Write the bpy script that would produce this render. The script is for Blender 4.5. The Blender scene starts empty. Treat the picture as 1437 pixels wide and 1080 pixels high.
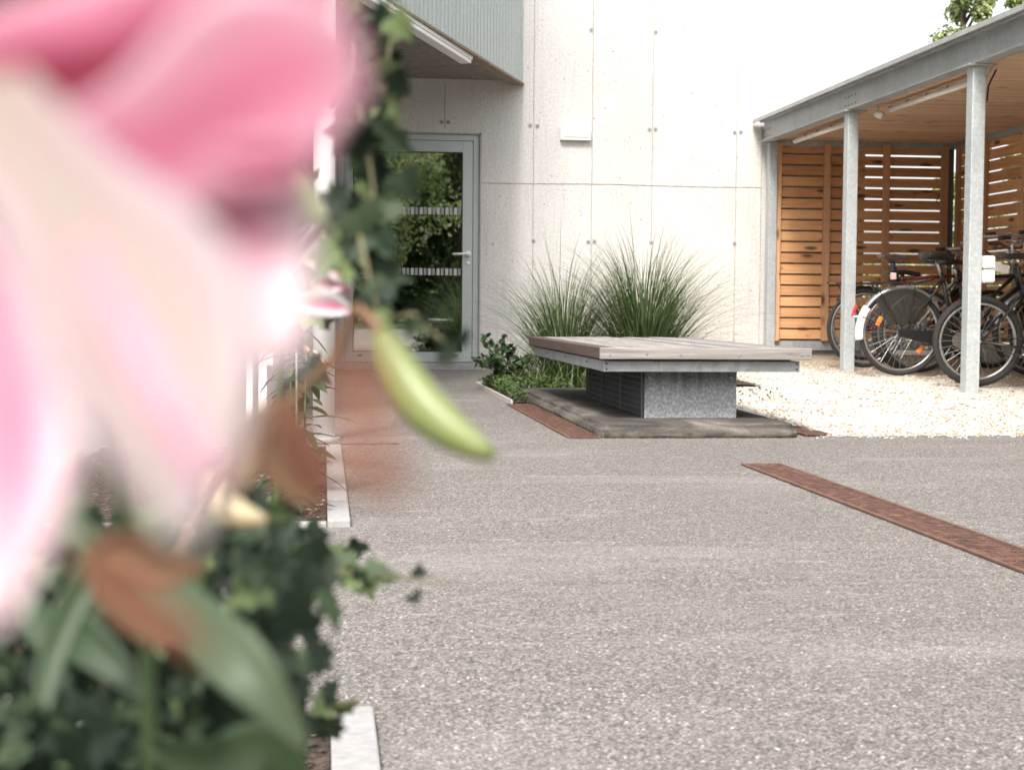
import bpy, bmesh, math, random
from mathutils import Vector, Matrix
random.seed(7)
rad = math.radians
S = bpy.context.scene
COL = S.collection

# ------------------------------------------------------------------ camera
F_PX, YAW, PITCH, ROLL = 2200.0, 0.1196, 0.0504, 0.0077
CAM = Vector((0, 0, 0.6))
_F = Vector((math.sin(YAW)*math.cos(PITCH), math.cos(YAW)*math.cos(PITCH), -math.sin(PITCH)))
_R0 = Vector((math.cos(YAW), -math.sin(YAW), 0)); _U0 = _R0.cross(_F)
_R = _R0*math.cos(ROLL) + _U0*math.sin(ROLL); _U = -_R0*math.sin(ROLL) + _U0*math.cos(ROLL)
cam = bpy.data.cameras.new('camera'); co = bpy.data.objects.new('camera', cam); COL.objects.link(co)
co.matrix_world = Matrix(((_R.x, _U.x, -_F.x, CAM.x), (_R.y, _U.y, -_F.y, CAM.y), (_R.z, _U.z, -_F.z, CAM.z), (0, 0, 0, 1)))
cam.sensor_width = 36; cam.lens = 36*F_PX/1437; cam.clip_start = 0.02; cam.clip_end = 3000
cam.dof.use_dof = True; cam.dof.focus_distance = 4.8; cam.dof.aperture_fstop = cam.lens*0.001/0.0050
S.camera = co
# ------------------------------------------------------------------ light
SUN_DIR = Vector((0.24, 0.60, -0.78)).normalized()      # direction the light travels
w = bpy.data.worlds.new('World'); S.world = w; w.use_nodes = True
wn = w.node_tree.nodes; wl = w.node_tree.links
sky = wn.new('ShaderNodeTexSky'); sky.sky_type = 'NISHITA'; sky.sun_disc = False
sky.sun_elevation = math.asin(-SUN_DIR.z); sky.sun_rotation = math.atan2(-SUN_DIR.x, -SUN_DIR.y)
sky.air_density = 1.0; sky.dust_density = 4.0; sky.ozone_density = 1.0
hsv = wn.new('ShaderNodeHueSaturation'); hsv.inputs['Saturation'].default_value = 0.28      # thin bright cloud veils the blue
wl.new(sky.outputs[0], hsv.inputs['Color']); wl.new(hsv.outputs[0], wn['Background'].inputs[0]); wn['Background'].inputs[1].default_value = 0.14
sun = bpy.data.lights.new('sun', 'SUN'); sun.energy = 1.5; sun.angle = rad(10.0); sun.color = (1, 0.95, 0.88)
so = bpy.data.objects.new('sun', sun); COL.objects.link(so)
so.rotation_euler = SUN_DIR.to_track_quat('-Z', 'Y').to_euler()
S.view_settings.view_transform = 'Standard'; S.view_settings.look = 'None'
S.view_settings.exposure = 1.45; S.view_settings.gamma = 1.0

def at(u, v, d):
    """point seen at photo pixel (u, v) at depth d metres"""
    return CAM + (_F + _R*((u-718.5)/F_PX) - _U*((v-540)/F_PX))*d

# ------------------------------------------------------------------ mesh builder
class MB:
    def __init__(s): s.v = []; s.f = []; s.m = []; s.r = []; s.uv = None; s.parts = []
    def add(s, vs, fs, m=0, r=0.5):
        vs = list(vs); fs = list(fs); s.parts.append((vs, fs, m, r)); o = len(s.v); s.v += [tuple(x) for x in vs]
        for f in fs: s.f.append([i+o for i in f]); s.m.append(m); s.r.append(r)
        return s
    def box(s, x0, x1, y0, y1, z0, z1, m=0, r=0.5):
        vs = [(x, y, z) for z in (z0, z1) for y in (y0, y1) for x in (x0, x1)]
        return s.add(vs, [(0,2,3,1),(4,5,7,6),(0,1,5,4),(2,6,7,3),(0,4,6,2),(1,3,7,5)], m, r)
    def obox(s, c, ax, ay, az, m=0, r=0.5):
        c = Vector(c); vs = [c+ax*i+ay*j+az*k for k in (-1,1) for j in (-1,1) for i in (-1,1)]
        return s.add(vs, [(0,2,3,1),(4,5,7,6),(0,1,5,4),(2,6,7,3),(0,4,6,2),(1,3,7,5)], m, r)
    def tube(s, pts, rr, n=8, m=0, r=0.5, cap=True, flat=1.0):
        pts = [Vector(p) for p in pts]
        if not isinstance(rr, (list, tuple)): rr = [rr]*len(pts)
        vs = []; up = None
        for i, p in enumerate(pts):
            t = (pts[min(i+1, len(pts)-1)] - pts[max(i-1, 0)]).normalized()
            if up is None: up = Vector((0,0,1)) if abs(t.z) < .9 else Vector((0,1,0))
            a = t.cross(up).normalized(); b = a.cross(t).normalized(); up = b
            for k in range(n):
                q = 2*math.pi*k/n; vs.append(p + a*(rr[i]*math.cos(q)) + b*(rr[i]*flat*math.sin(q)))
        fs = [(i*n+k, i*n+(k+1)%n, (i+1)*n+(k+1)%n, (i+1)*n+k) for i in range(len(pts)-1) for k in range(n)]
        if cap: fs += [tuple(range(n))[::-1], tuple(range((len(pts)-1)*n, len(pts)*n))]
        return s.add(vs, fs, m, r)
    def ring(s, c, R, r0, n=56, k=8, ax='y', m=0, a0=0, a1=360, sx=1.0, r=0.5, knob=0):
        """torus (or arc) round an axis; section r0 x r0*sx"""
        c = Vector(c); full = abs(a1-a0) >= 360; cnt = n if full else n+1; vs = []
        for i in range(cnt):
            a = rad(a0+(a1-a0)*i/n)
            for j in range(k):
                q = 2*math.pi*j/k; rr = R + (r0+(knob if (i % 2) else 0))*math.cos(q); y = r0*sx*math.sin(q)
                vs.append(c+Vector((rr*math.cos(a), y, rr*math.sin(a))) if ax == 'y' else c+Vector((y, rr*math.cos(a), rr*math.sin(a))))
        fs = []
        for i in range(n):
            i2 = (i+1) % cnt
            for j in range(k): fs.append((i*k+j, i*k+(j+1)%k, i2*k+(j+1)%k, i2*k+j))
        return s.add(vs, fs, m, r)
    def disc(s, c, R, th, n=24, ax='y', m=0, r0=0.0):
        c = Vector(c); p = []
        e = {'y': (Vector((1,0,0)), Vector((0,0,1)), Vector((0,1,0))), 'z': (Vector((1,0,0)), Vector((0,1,0)), Vector((0,0,1))), 'x': (Vector((0,1,0)), Vector((0,0,1)), Vector((1,0,0)))}[ax]
        for sgn in (-1, 1):
            for k in range(n):
                q = 2*math.pi*k/n; p.append(c+e[0]*(R*math.cos(q))+e[1]*(R*math.sin(q))+e[2]*(sgn*th/2))
        fs = [(k, (k+1)%n, n+(k+1)%n, n+k) for k in range(n)] + [tuple(range(n))[::-1], tuple(range(n, 2*n))]
        return s.add(p, fs, m)
    def each(s, name, mats, parent, **k):
        for p in s.parts: q = MB(); q.add(*p); q.build(name, mats, parent, **k)
    def build(s, name, mats, parent=None, smooth=False, bevel=0, loc=None, seg=2):
        me = bpy.data.meshes.new(name); me.from_pydata(s.v, [], s.f)
        if not isinstance(mats, (list, tuple)): mats = [mats]
        for x in mats: me.materials.append(x)
        me.polygons.foreach_set('material_index', s.m)
        at_ = me.attributes.new('rnd', 'FLOAT', 'FACE'); at_.data.foreach_set('value', s.r)
        if s.uv:
            uvl = me.uv_layers.new(name='UVMap')
            for l in me.loops: uvl.data[l.index].uv = s.uv[l.vertex_index]
        if smooth: me.polygons.foreach_set('use_smooth', [True]*len(me.polygons))
        me.validate(); me.update()
        o = bpy.data.objects.new(name, me); COL.objects.link(o)
        if parent: o.parent = parent
        if loc: o.location = loc
        if bevel:
            b = o.modifiers.new('bevel', 'BEVEL'); b.width = bevel; b.segments = seg; b.limit_method = 'ANGLE'
        return o

def tag(o, label=None, cat=None, group=None, kind=None):
    if label: o['label'] = label
    if cat: o['category'] = cat
    if group: o['group'] = group
    if kind: o['kind'] = kind
    return o
def thing(name, label, cat, loc=(0,0,0), group=None, rot=None):
    o = bpy.data.objects.new(name, None); COL.objects.link(o); o.location = loc; o.empty_display_size = .1
    if rot: o.rotation_euler = rot
    return tag(o, label, cat, group)

# ------------------------------------------------------------------ materials
class G:
    def __init__(s, name):
        s.mat = bpy.data.materials.new(name); s.mat.use_nodes = True; s.nt = s.mat.node_tree
        s.p = s.nt.nodes['Principled BSDF']; s.out = s.nt.nodes['Material Output']
        s.tc = s.nt.nodes.new('ShaderNodeTexCoord')
    def n(s, t, **k):
        x = s.nt.nodes.new(t)
        for a, b in k.items(): setattr(x, a, b)
        return x
    def set(s, node, **k):
        for a, b in k.items():
            if hasattr(b, 'node'): s.nt.links.new(b, node.inputs[a.replace('_', ' ')])
            else: node.inputs[a.replace('_', ' ')].default_value = b
    def obj(s, sc=(1,1,1), rot=(0,0,0)):
        mp = s.n('ShaderNodeMapping'); mp.inputs['Scale'].default_value = sc; mp.inputs['Rotation'].default_value = rot
        s.nt.links.new(s.tc.outputs['Object'], mp.inputs[0]); return mp.outputs[0]
    def noise(s, scale, detail=4, sc=(1,1,1), rough=.55, dist=0, vec=None):
        x = s.n('ShaderNodeTexNoise'); x.inputs['Scale'].default_value = scale; x.inputs['Detail'].default_value = detail
        x.inputs['Roughness'].default_value = rough; x.inputs['Distortion'].default_value = dist
        s.nt.links.new(vec or s.obj(sc), x.inputs['Vector']); return x.outputs[0]
    def vor(s, scale, sc=(1,1,1), feat='F1', out=0, rnd=1.0):
        x = s.n('ShaderNodeTexVoronoi', feature=feat); x.inputs['Scale'].default_value = scale; x.inputs['Randomness'].default_value = rnd
        s.nt.links.new(s.obj(sc), x.inputs['Vector']); return x.outputs[out]
    def ramp(s, fac, stops, interp='LINEAR'):
        x = s.n('ShaderNodeValToRGB'); cr = x.color_ramp; cr.interpolation = interp
        while len(cr.elements) < len(stops): cr.elements.new(.5)
        for e, (p, c) in zip(cr.elements, stops):
            e.position = p; e.color = (c, c, c, 1) if isinstance(c, (int, float)) else (*c, 1)
        s.nt.links.new(fac, x.inputs[0]); return x.outputs[0]
    def mix(s, fac, a, b, mode='MIX'):
        x = s.n('ShaderNodeMix', data_type='RGBA', blend_type=mode)
        for i, q in ((0, fac), (6, a), (7, b)):
            if hasattr(q, 'node'): s.nt.links.new(q, x.inputs[i])
            else: x.inputs[i].default_value = q if i == 0 else (*q, 1)
        return x.outputs[2]
    def math(s, op, a, b=0.0):
        x = s.n('ShaderNodeMath', operation=op)
        for i, q in ((0, a), (1, b)):
            if hasattr(q, 'node'): s.nt.links.new(q, x.inputs[i])
            else: x.inputs[i].default_value = q
        return x.outputs[0]
    def attr(s, nm='rnd'):
        x = s.n('ShaderNodeAttribute', attribute_name=nm); return x.outputs['Fac']
    def col(s, c):
        if hasattr(c, 'node'): s.nt.links.new(c, s.p.inputs['Base Color'])
        else: s.p.inputs['Base Color'].default_value = (*c, 1)
        return s
    def rough(s, r):
        if hasattr(r, 'node'): s.nt.links.new(r, s.p.inputs['Roughness'])
        else: s.p.inputs['Roughness'].default_value = r
        return s
    def metal(s, r): s.p.inputs['Metallic'].default_value = r; return s
    def bump(s, h, dist=.01, st=1.0):
        x = s.n('ShaderNodeBump'); x.inputs['Distance'].default_value = dist; x.inputs['Strength'].default_value = st
        s.nt.links.new(h, x.inputs['Height']); s.nt.links.new(x.outputs[0], s.p.inputs['Normal']); return s

def simple(name, c, rough=.5, metal=0, var=.12, scale=30, bump=0.0):
    g = G(name); nz = g.noise(scale, 5)
    a = tuple(x*(1-var) for x in c); b = tuple(min(1, x*(1+var)) for x in c)
    g.col(g.ramp(nz, [(.3, a), (.7, b)])).rough(rough).metal(metal)
    if bump: g.bump(nz, bump)
    return g.mat
def leafmat(name, stops, rough=.45, trans=.3, spec=.4):
    g = G(name); c = g.ramp(g.attr(), stops); c2 = g.mix(.25, c, g.ramp(g.noise(60, 3), [(.3, 0.02), (.75, .35)]), 'OVERLAY')
    g.col(c2).rough(rough); g.p.inputs['Specular IOR Level'].default_value = spec
    tr = g.n('ShaderNodeBsdfTranslucent'); g.nt.links.new(c2, tr.inputs[0])
    mx = g.n('ShaderNodeMixShader'); mx.inputs[0].default_value = trans
    g.nt.links.new(g.p.outputs[0], mx.inputs[1]); g.nt.links.new(tr.outputs[0], mx.inputs[2]); g.nt.links.new(mx.outputs[0], g.out.inputs[0])
    return g.mat

def m_concrete(name='concrete', lo=.60, hi=.74, warm=(1, .965, .92)):
    g = G(name)
    big = g.noise(.9, 6, (1, 1, .6)); fine = g.noise(45, 6)
    c = g.ramp(big, [(.3, tuple(lo*x for x in warm)), (.7, tuple(hi*x for x in warm))])
    c = g.mix(.35, c, g.ramp(fine, [(.3, .32), (.7, .68)]), 'OVERLAY')
    grain = g.noise(6, 5, (9, 9, .35)); c = g.mix(g.ramp(grain, [(.53, 0.0), (.74, .45)]), c, (lo*.78, lo*.68, lo*.58))      # vertical run marks
    bx = g.vor(9, feat='F1', out=0); por = g.ramp(bx, [(.05, 1.0), (.11, 0.0)])
    dens = g.ramp(g.noise(2.2, 3), [(.45, 0.0), (.56, 1.0)]); sel = g.math('MULTIPLY', por, dens)
    bx2 = g.vor(22, feat='F1', out=0); por2 = g.math('MULTIPLY', g.ramp(bx2, [(.10, 1.0), (.18, 0.0)]), g.ramp(g.noise(3.4, 3), [(.44, 0.0), (.56, .8)]))
    sel = g.math('MAXIMUM', sel, por2)
    c = g.mix(g.math('MULTIPLY', sel, .7), c, (.20, .18, .16)); g.col(c).rough(.85)
    h = g.math('SUBTRACT', g.math('MULTIPLY', fine, .25), sel); g.bump(h, .003, .7)
    return g.mat
def m_asphalt(near=False):
    g = G('asphalt_near' if near else 'asphalt')
    def layer(sc, stops, vec=None):
        v = g.n('ShaderNodeTexVoronoi'); v.inputs['Scale'].default_value = sc; g.nt.links.new(g.tc.outputs['Object'], v.inputs['Vector']); return g.ramp(v.outputs['Color'], stops), v
    st, v = layer(155, [(0.0, (.035, .031, .027)), (.28, (.105, .093, .082)), (.55, (.21, .19, .171)), (.8, (.33, .302, .276)), (1.0, (.56, .53, .49))])
    st2, v2 = layer(82, [(0.0, (.08, .071, .063)), (.4, (.18, .163, .147)), (.75, (.26, .238, .216)), (1.0, (.42, .39, .36))])
    c = g.mix(.42, st, st2)
    gap = g.ramp(v2.outputs['Distance'], [(.45, 0.0), (.8, .55)]); c = g.mix(gap, c, (.045, .04, .036))
    if near:
        c = g.ramp(g.attr('stone'), [(0.0, (.045, .040, .035)), (.3, (.095, .085, .076)), (.6, (.163, .147, .133)), (.88, (.25, .228, .208)), (1.0, (.45, .42, .385))])
        c = g.mix(g.ramp(g.attr('pit'), [(.10, 0.0), (.75, .9)]), c, (.03, .026, .022)); c = g.mix(.25, c, st)
    v3 = g.n('ShaderNodeTexVoronoi'); v3.inputs['Scale'].default_value = 44; g.nt.links.new(g.tc.outputs['Object'], v3.inputs['Vector'])
    sp = g.math('MULTIPLY', g.ramp(v3.outputs['Distance'], [(.14, 1.0), (.22, 0.0)]), g.ramp(v3.outputs['Color'], [(.84, 0.0), (.9, .7)])); c = g.mix(sp, c, (.50, .47, .43))
    c = g.mix(g.ramp(g.noise(1.0, 8, (.7, 2.2, 1), rough=.65, dist=.6), [(.52, 0.0), (.68, .2)]), c, (.44, .41, .375))      # dusty streaks
    c = g.mix(g.ramp(g.noise(4.5, 7, (.5, 3.2, 1), rough=.7, dist=1.5), [(.60, 0.0), (.67, .36)]), c, (.45, .42, .385))    # scuff marks
    c = g.mix(g.ramp(g.noise(.6, 6), [(.36, .30), (.58, 0.0)]), c, (.12, .108, .095))
    c = g.mix(g.ramp(g.noise(11, 6), [(.64, 0.0), (.74, .35)]), c, (.11, .098, .08))
    g.col(c).rough(.92)
    h = g.math('SUBTRACT', 1.0, g.math('ADD', g.math('MULTIPLY', v.outputs['Distance'], .5), g.math('MULTIPLY', v2.outputs['Distance'], .8))); g.bump(h, .003 if near else .008, .5 if near else .9)
    return g.mat
def m_gravel():
    g = G('pale_gravel')
    v = g.n('ShaderNodeTexVoronoi'); v.inputs['Scale'].default_value = 55; g.nt.links.new(g.tc.outputs['Object'], v.inputs['Vector'])
    c = g.ramp(v.outputs['Color'], [(0.0, (.42, .36, .29)), (.25, (.62, .56, .48)), (.7, (.74, .70, .63)), (1.0, (.82, .79, .74))])
    c = g.mix(g.ramp(v.outputs['Distance'], [(.45, 0.0), (.8, .6)]), c, (.30, .25, .19))
    c = g.mix(g.ramp(g.noise(2.2, 6), [(.55, 0.0), (.75, .45)]), c, (.40, .33, .24))
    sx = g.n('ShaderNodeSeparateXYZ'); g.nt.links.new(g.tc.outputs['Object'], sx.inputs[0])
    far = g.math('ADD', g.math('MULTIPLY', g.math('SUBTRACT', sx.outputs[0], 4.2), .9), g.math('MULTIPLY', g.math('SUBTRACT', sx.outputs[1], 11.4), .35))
    c = g.mix(g.ramp(g.math('ADD', far, g.noise(3, 5)), [(.35, 0.0), (1.1, .75)]), c, (.27, .19, .125))       # browner towards the right and the back
    g.col(c).rough(.9); g.bump(g.math('SUBTRACT', 1.0, v.outputs['Distance']), .012, 1.0)
    return g.mat
def m_galv(name='galvanised_steel', lo=(.29, .30, .305), hi=(.49, .50, .505), metal=.35, sc=38):
    g = G(name); v = g.n('ShaderNodeTexVoronoi'); v.inputs['Scale'].default_value = sc
    mx = g.n('ShaderNodeVectorMath', operation='ADD'); nz = g.n('ShaderNodeTexNoise'); nz.inputs['Scale'].default_value = 25
    g.nt.links.new(g.tc.outputs['Object'], nz.inputs[0])
    m2 = g.n('ShaderNodeVectorMath', operation='SCALE'); m2.inputs['Scale'].default_value = .03; g.nt.links.new(nz.outputs['Color'], m2.inputs[0])
    g.nt.links.new(g.tc.outputs['Object'], mx.inputs[0]); g.nt.links.new(m2.outputs[0], mx.inputs[1]); g.nt.links.new(mx.outputs[0], v.inputs['Vector'])
    c = g.ramp(v.outputs['Color'], [(-.0, tuple(.9*x+.1*y for x, y in zip(lo, hi))), (1.0, tuple(.25*x+.75*y for x, y in zip(lo, hi)))]); c = g.mix(.28, c, g.ramp(g.noise(5, 5, (1, 1, .4)), [(.3, .3), (.7, .7)]), 'OVERLAY')
    g.col(c).metal(metal).rough(g.ramp(v.outputs['Color'], [(0.0, .38), (1.0, .6)])); return g.mat
def m_galv_weathered():
    g = G('weathered_galvanised_sheet'); n1 = g.noise(70, 8, rough=.75, dist=.3); n2 = g.noise(5, 5, (1.6, 1.6, .5))
    c = g.ramp(n1, [(.36, (.17, .175, .18)), (.5, (.27, .28, .29)), (.64, (.50, .51, .52))])
    z = g.n('ShaderNodeSeparateXYZ'); g.nt.links.new(g.tc.outputs['Object'], z.inputs[0])
    streak = g.math('MULTIPLY', g.ramp(g.math('SUBTRACT', z.outputs[2], g.math('MULTIPLY', g.noise(9, 3, (3, 3, .01)), .22)), [(.08, 0.0), (.20, 1.0)]), .85)  # darker towards the top edge, in uneven streaks
    c = g.mix(streak, c, (.055, .054, .053)); c = g.mix(.3, c, g.ramp(n2, [(.3, .25), (.7, .75)]), 'OVERLAY')
    g.col(c).metal(.2).rough(.55); g.bump(n1, .001, .4); return g.mat
def m_wood(name, lo, hi, knot, axis=0, scale=1.0, kn=True, rough=.65, spread=.35):
    g = G(name); sc = [46, 46, 46]; sc[axis] = 1.6
    n = g.noise(1.6*scale, 6, tuple(sc), rough=.6, dist=1.2)
    c = g.ramp(n, [(.3, lo), (.7, hi)])
    c = g.mix(spread, c, g.ramp(g.attr(), [(0.0, .22), (1.0, .78)]), 'OVERLAY')
    if kn:
        ks = [7, 7, 9]; ks[axis] = 2.6
        v = g.vor(.9, tuple(ks)); c = g.mix(g.ramp(v, [(.10, .9), (.2, 0.0)]), c, knot)
    g.col(c).rough(rough); g.bump(n, .002, .5); return g.mat
def m_rust():
    g = G('rusty_cast_iron'); n = g.noise(28, 6); c = g.ramp(n, [(.3, (.05, .024, .018)), (.55, (.125, .060, .042)), (.75, (.22, .125, .09))])
    g.col(c).rough(.85).metal(.1); g.bump(n, .002); return g.mat
def m_plinth():
    g = G('mossy_stone'); n = g.noise(3.5, 7, (1, .6, 5), dist=1.0); f = g.noise(50, 5)
    c = g.ramp(n, [(.3, (.028, .024, .020)), (.5, (.07, .06, .052)), (.7, (.17, .15, .13))]); c = g.mix(.4, c, g.ramp(f, [(.3, .28), (.7, .72)]), 'OVERLAY')
    z = g.n('ShaderNodeSeparateXYZ'); g.nt.links.new(g.tc.outputs['Object'], z.inputs[0])
    low = g.math('MULTIPLY', g.ramp(z.outputs[2], [(.008, 1.0), (.03, 0.0)]), g.ramp(g.noise(18, 4), [(.4, 0.0), (.6, .8)])); c = g.mix(low, c, (.20, .185, .11))
    g.col(c).rough(.9); g.bump(g.math('ADD', n, g.math('MULTIPLY', f, .4)), .008, .8); return g.mat
def m_soil():
    g = G('dark_soil'); v = g.n('ShaderNodeTexVoronoi'); v.inputs['Scale'].default_value = 70; g.nt.links.new(g.tc.outputs['Object'], v.inputs['Vector'])
    c = g.ramp(v.outputs['Color'], [(0.0, (.03, .02, .014)), (.7, (.085, .055, .038)), (1.0, (.2, .14, .1))]); g.col(c).rough(.95)
    g.bump(g.math('ADD', g.noise(40, 5), v.outputs['Distance']), .02); return g.mat
def m_glass():
    g = G('dark_door_glass'); tr = g.n('ShaderNodeBsdfTransparent'); tr.inputs[0].default_value = (.72, .78, .74, 1)
    gl = g.n('ShaderNodeBsdfGlossy'); gl.inputs['Roughness'].default_value = .012; gl.inputs[0].default_value = (.92, .95, .9, 1)
    fr = g.n('ShaderNodeFresnel'); fr.inputs[0].default_value = 1.5; fac = g.math('ADD', fr.outputs[0], .46)
    mx = g.n('ShaderNodeMixShader'); g.nt.links.new(fac, mx.inputs[0]); g.nt.links.new(tr.outputs[0], mx.inputs[1]); g.nt.links.new(gl.outputs[0], mx.inputs[2])
    g.nt.links.new(mx.outputs[0], g.out.inputs[0]); return g.mat
def m_petal(name, centre, mid, margin, rib, base):
    """lily petal: colour runs from the midrib to the pale margin across UV.x and from throat to tip along UV.y"""
    g = G(name); uv = g.n('ShaderNodeUVMap'); uv.uv_map = 'UVMap'; sp = g.n('ShaderNodeSeparateXYZ'); g.nt.links.new(uv.outputs[0], sp.inputs[0])
    a = g.math('ABSOLUTE', g.math('SUBTRACT', g.math('MULTIPLY', sp.outputs[0], 2.0), 1.0))
    c = g.ramp(g.math('ADD', a, g.math('MULTIPLY', g.math('SUBTRACT', g.noise(60, 3), .5), .25)), [(0.0, rib), (.10, centre), (.5, mid), (.93, margin), (1.0, margin)])
    c = g.mix(g.ramp(sp.outputs[1], [(0.0, .85), (.32, 0.0)]), c, base)
    c = g.mix(g.ramp(sp.outputs[1], [(.72, 0.0), (1.0, .8)]), c, margin)
    g.col(c).rough(.5); tr = g.n('ShaderNodeBsdfTranslucent'); g.nt.links.new(c, tr.inputs[0]); mx = g.n('ShaderNodeMixShader'); mx.inputs[0].default_value = .3
    g.nt.links.new(g.p.outputs[0], mx.inputs[1]); g.nt.links.new(tr.outputs[0], mx.inputs[2]); g.nt.links.new(mx.outputs[0], g.out.inputs[0]); return g.mat

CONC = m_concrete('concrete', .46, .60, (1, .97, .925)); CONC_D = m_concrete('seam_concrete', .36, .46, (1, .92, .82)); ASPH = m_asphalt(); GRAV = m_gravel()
GALV = m_galv(); GALV_D = m_galv_weathered(); GALV_P = m_galv('galvanised_post', (.33, .36, .37), (.54, .555, .56), .2, 60)
CEDAR = m_wood('larch_boards', (.45, .205, .085), (.70, .385, .185), (.07, .025, .012), 0)
CEDAR_Y = m_wood('larch_boards_side', (.45, .205, .085), (.70, .385, .185), (.07, .025, .012), 1)
BATTEN = m_wood('larch_battens', (.42, .22, .115), (.56, .33, .19), (.07, .028, .014), 2)
CEIL = m_wood('spruce_ceiling', (.46, .30, .19), (.62, .44, .30), (.15, .08, .04), 0, .7, True)
DECK = m_wood('weathered_deck_boards', (.11, .10, .093), (.34, .32, .302), (.10, .08, .07), 1, .9, False, .75, .6)
DECKF = m_wood('weathered_end_board', (.095, .082, .073), (.30, .272, .25), (.07, .05, .04), 0, .6, True)
DECKS = m_wood('brown_side_board', (.055, .034, .028), (.11, .075, .062), (.03, .02, .015), 1, .8, False)
RUST = m_rust(); STONE = m_plinth(); SOIL = m_soil(); GLASS = m_glass()
KERB = m_concrete('kerb_concrete', .25, .34, (1, .975, .95))
DARK = simple('pit_shade', (.02, .017, .015), .95)
ALU = simple('painted_grey_frame', (.42, .455, .445), .45, .1, .04); GASKET = simple('black_gasket', (.02, .02, .02), .6)
WHITE = simple('white_paint', (.78, .78, .76), .45, 0, .03); WHITE_W = simple('white_plastic', (.80, .79, .77), .35, 0, .02)
CHROME = simple('brushed_steel', (.72, .72, .72), .28, .9, .05)
ROOM = simple('dark_room', (.12, .12, .11), .9)

# ------------------------------------------------------------------ setting
GZ = lambda y: .004 + .0172*max(0, y-7.07)
b = MB(); b.add([(-900, -900, -.03), (900, -900, -.03), (900, 900, -.03), (-900, 900, -.03)], [(0, 1, 2, 3)])
g = G('meadow'); g.col(g.ramp(g.noise(.8, 6), [(.3, (.05, .08, .02)), (.7, (.12, .15, .05))])).rough(1)
tag(b.build('ground', g.mat), kind='structure')
b = MB(); b.add([(-9, -9, 0), (12, -9, 0), (12, 7.07, 0), (2.3, 7.07, 0), (2.3, 14.9, 0), (-9, 14.9, 0), (-9, 7.07, 0)], [(0, 1, 2, 3, 6), (6, 3, 4, 5)])
tag(b.build('asphalt_yard', ASPH), kind='structure')
# real stone relief of the asphalt surface close to the camera
import numpy as np
rng = np.random.default_rng(5)
rows = []; yy_ = 1.75
while yy_ < 7.06: rows.append(yy_); yy_ += max(.0022, .00115*yy_)
rows.append(7.066); rows = np.array(rows); NC = 760
tcol = np.linspace(0, 1, NC); XL = -.12-.02*rows; XR = .50*rows+.08
PX = XL[:, None]+(XR-XL)[:, None]*tcol[None, :]; PY = np.repeat(rows[:, None], NC, 1)
def cells(size, seed):
    tab = np.random.default_rng(seed).random((512, 512, 4)); cx = np.floor(PX/size).astype(int); cy = np.floor(PY/size).astype(int)
    best = np.full(PX.shape, 9.0); rid = np.zeros(PX.shape); rr = np.zeros(PX.shape)
    for dx in (-1, 0, 1):
        for dy in (-1, 0, 1):
            t = tab[(cx+dx) % 512, (cy+dy) % 512]; d = np.hypot((cx+dx+.15+.7*t[..., 0])*size-PX, (cy+dy+.15+.7*t[..., 1])*size-PY)/size
            m = d < best; best = np.where(m, d, best); rid = np.where(m, t[..., 2], rid); rr = np.where(m, t[..., 3], rr)
    return best, rid, rr
d1, id1, r1 = cells(.0040, 1); d2, id2, r2 = cells(.0076, 2)
h1 = np.sqrt(np.clip(1-(d1/.62)**2, 0, 1))*(.5+.5*r1); big = (r2 > .68); h2 = np.sqrt(np.clip(1-(d2/.50)**2, 0, 1))*big
H = .0017*h1; H2 = .0029*h2*(.6+.4*id2); useb = H2 > H
ZZ = np.where(useb, H2, H)+.0006; stone = np.where(useb, id2, id1); pit = np.clip(1-np.where(useb, h2, h1)*1.6, 0, 1)*(r1 > .2)
inside = (PX > 1.575) & (PX < 1.735) & (PY < 5.805); ZZ = np.where(inside, .0002, ZZ)
nr = len(rows); co3 = np.stack([PX, PY, ZZ], -1).reshape(-1, 3)
ii = (np.arange(nr-1)[:, None]*NC+np.arange(NC-1)[None, :]).reshape(-1); quads = np.stack([ii, ii+1, ii+NC+1, ii+NC], -1).reshape(-1)
me = bpy.data.meshes.new('asphalt_surface'); me.vertices.add(len(co3)); me.vertices.foreach_set('co', co3.astype(np.float32).reshape(-1))
me.loops.add(len(quads)); me.loops.foreach_set('vertex_index', quads.astype(np.int32)); me.polygons.add(len(ii)); me.polygons.foreach_set('loop_start', (np.arange(len(ii))*4).astype(np.int32))
me.polygons.foreach_set('use_smooth', np.ones(len(ii), bool))
for nm_, ar in (('stone', stone), ('pit', pit)): a_ = me.attributes.new(nm_, 'FLOAT', 'POINT'); a_.data.foreach_set('value', ar.astype(np.float32).reshape(-1))
me.update(calc_edges=True); me.materials.append(m_asphalt(True)); o = bpy.data.objects.new('asphalt_surface', me); COL.objects.link(o); tag(o, kind='structure')
b = MB(); nx, ny = 60, 70; vs = []
for j in range(ny+1):
    for i in range(nx+1):
        x = 2.3+8*i/nx; y = 7.07+12*j/ny; vs.append((x, y, GZ(y)+(random.uniform(-.006, .008) if j else 0)))
b.add(vs, [(j*(nx+1)+i, j*(nx+1)+i+1, (j+1)*(nx+1)+i+1, (j+1)*(nx+1)+i) for j in range(ny) for i in range(nx)])
tag(b.build('gravel_yard', GRAV, smooth=True), kind='structure')

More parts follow.
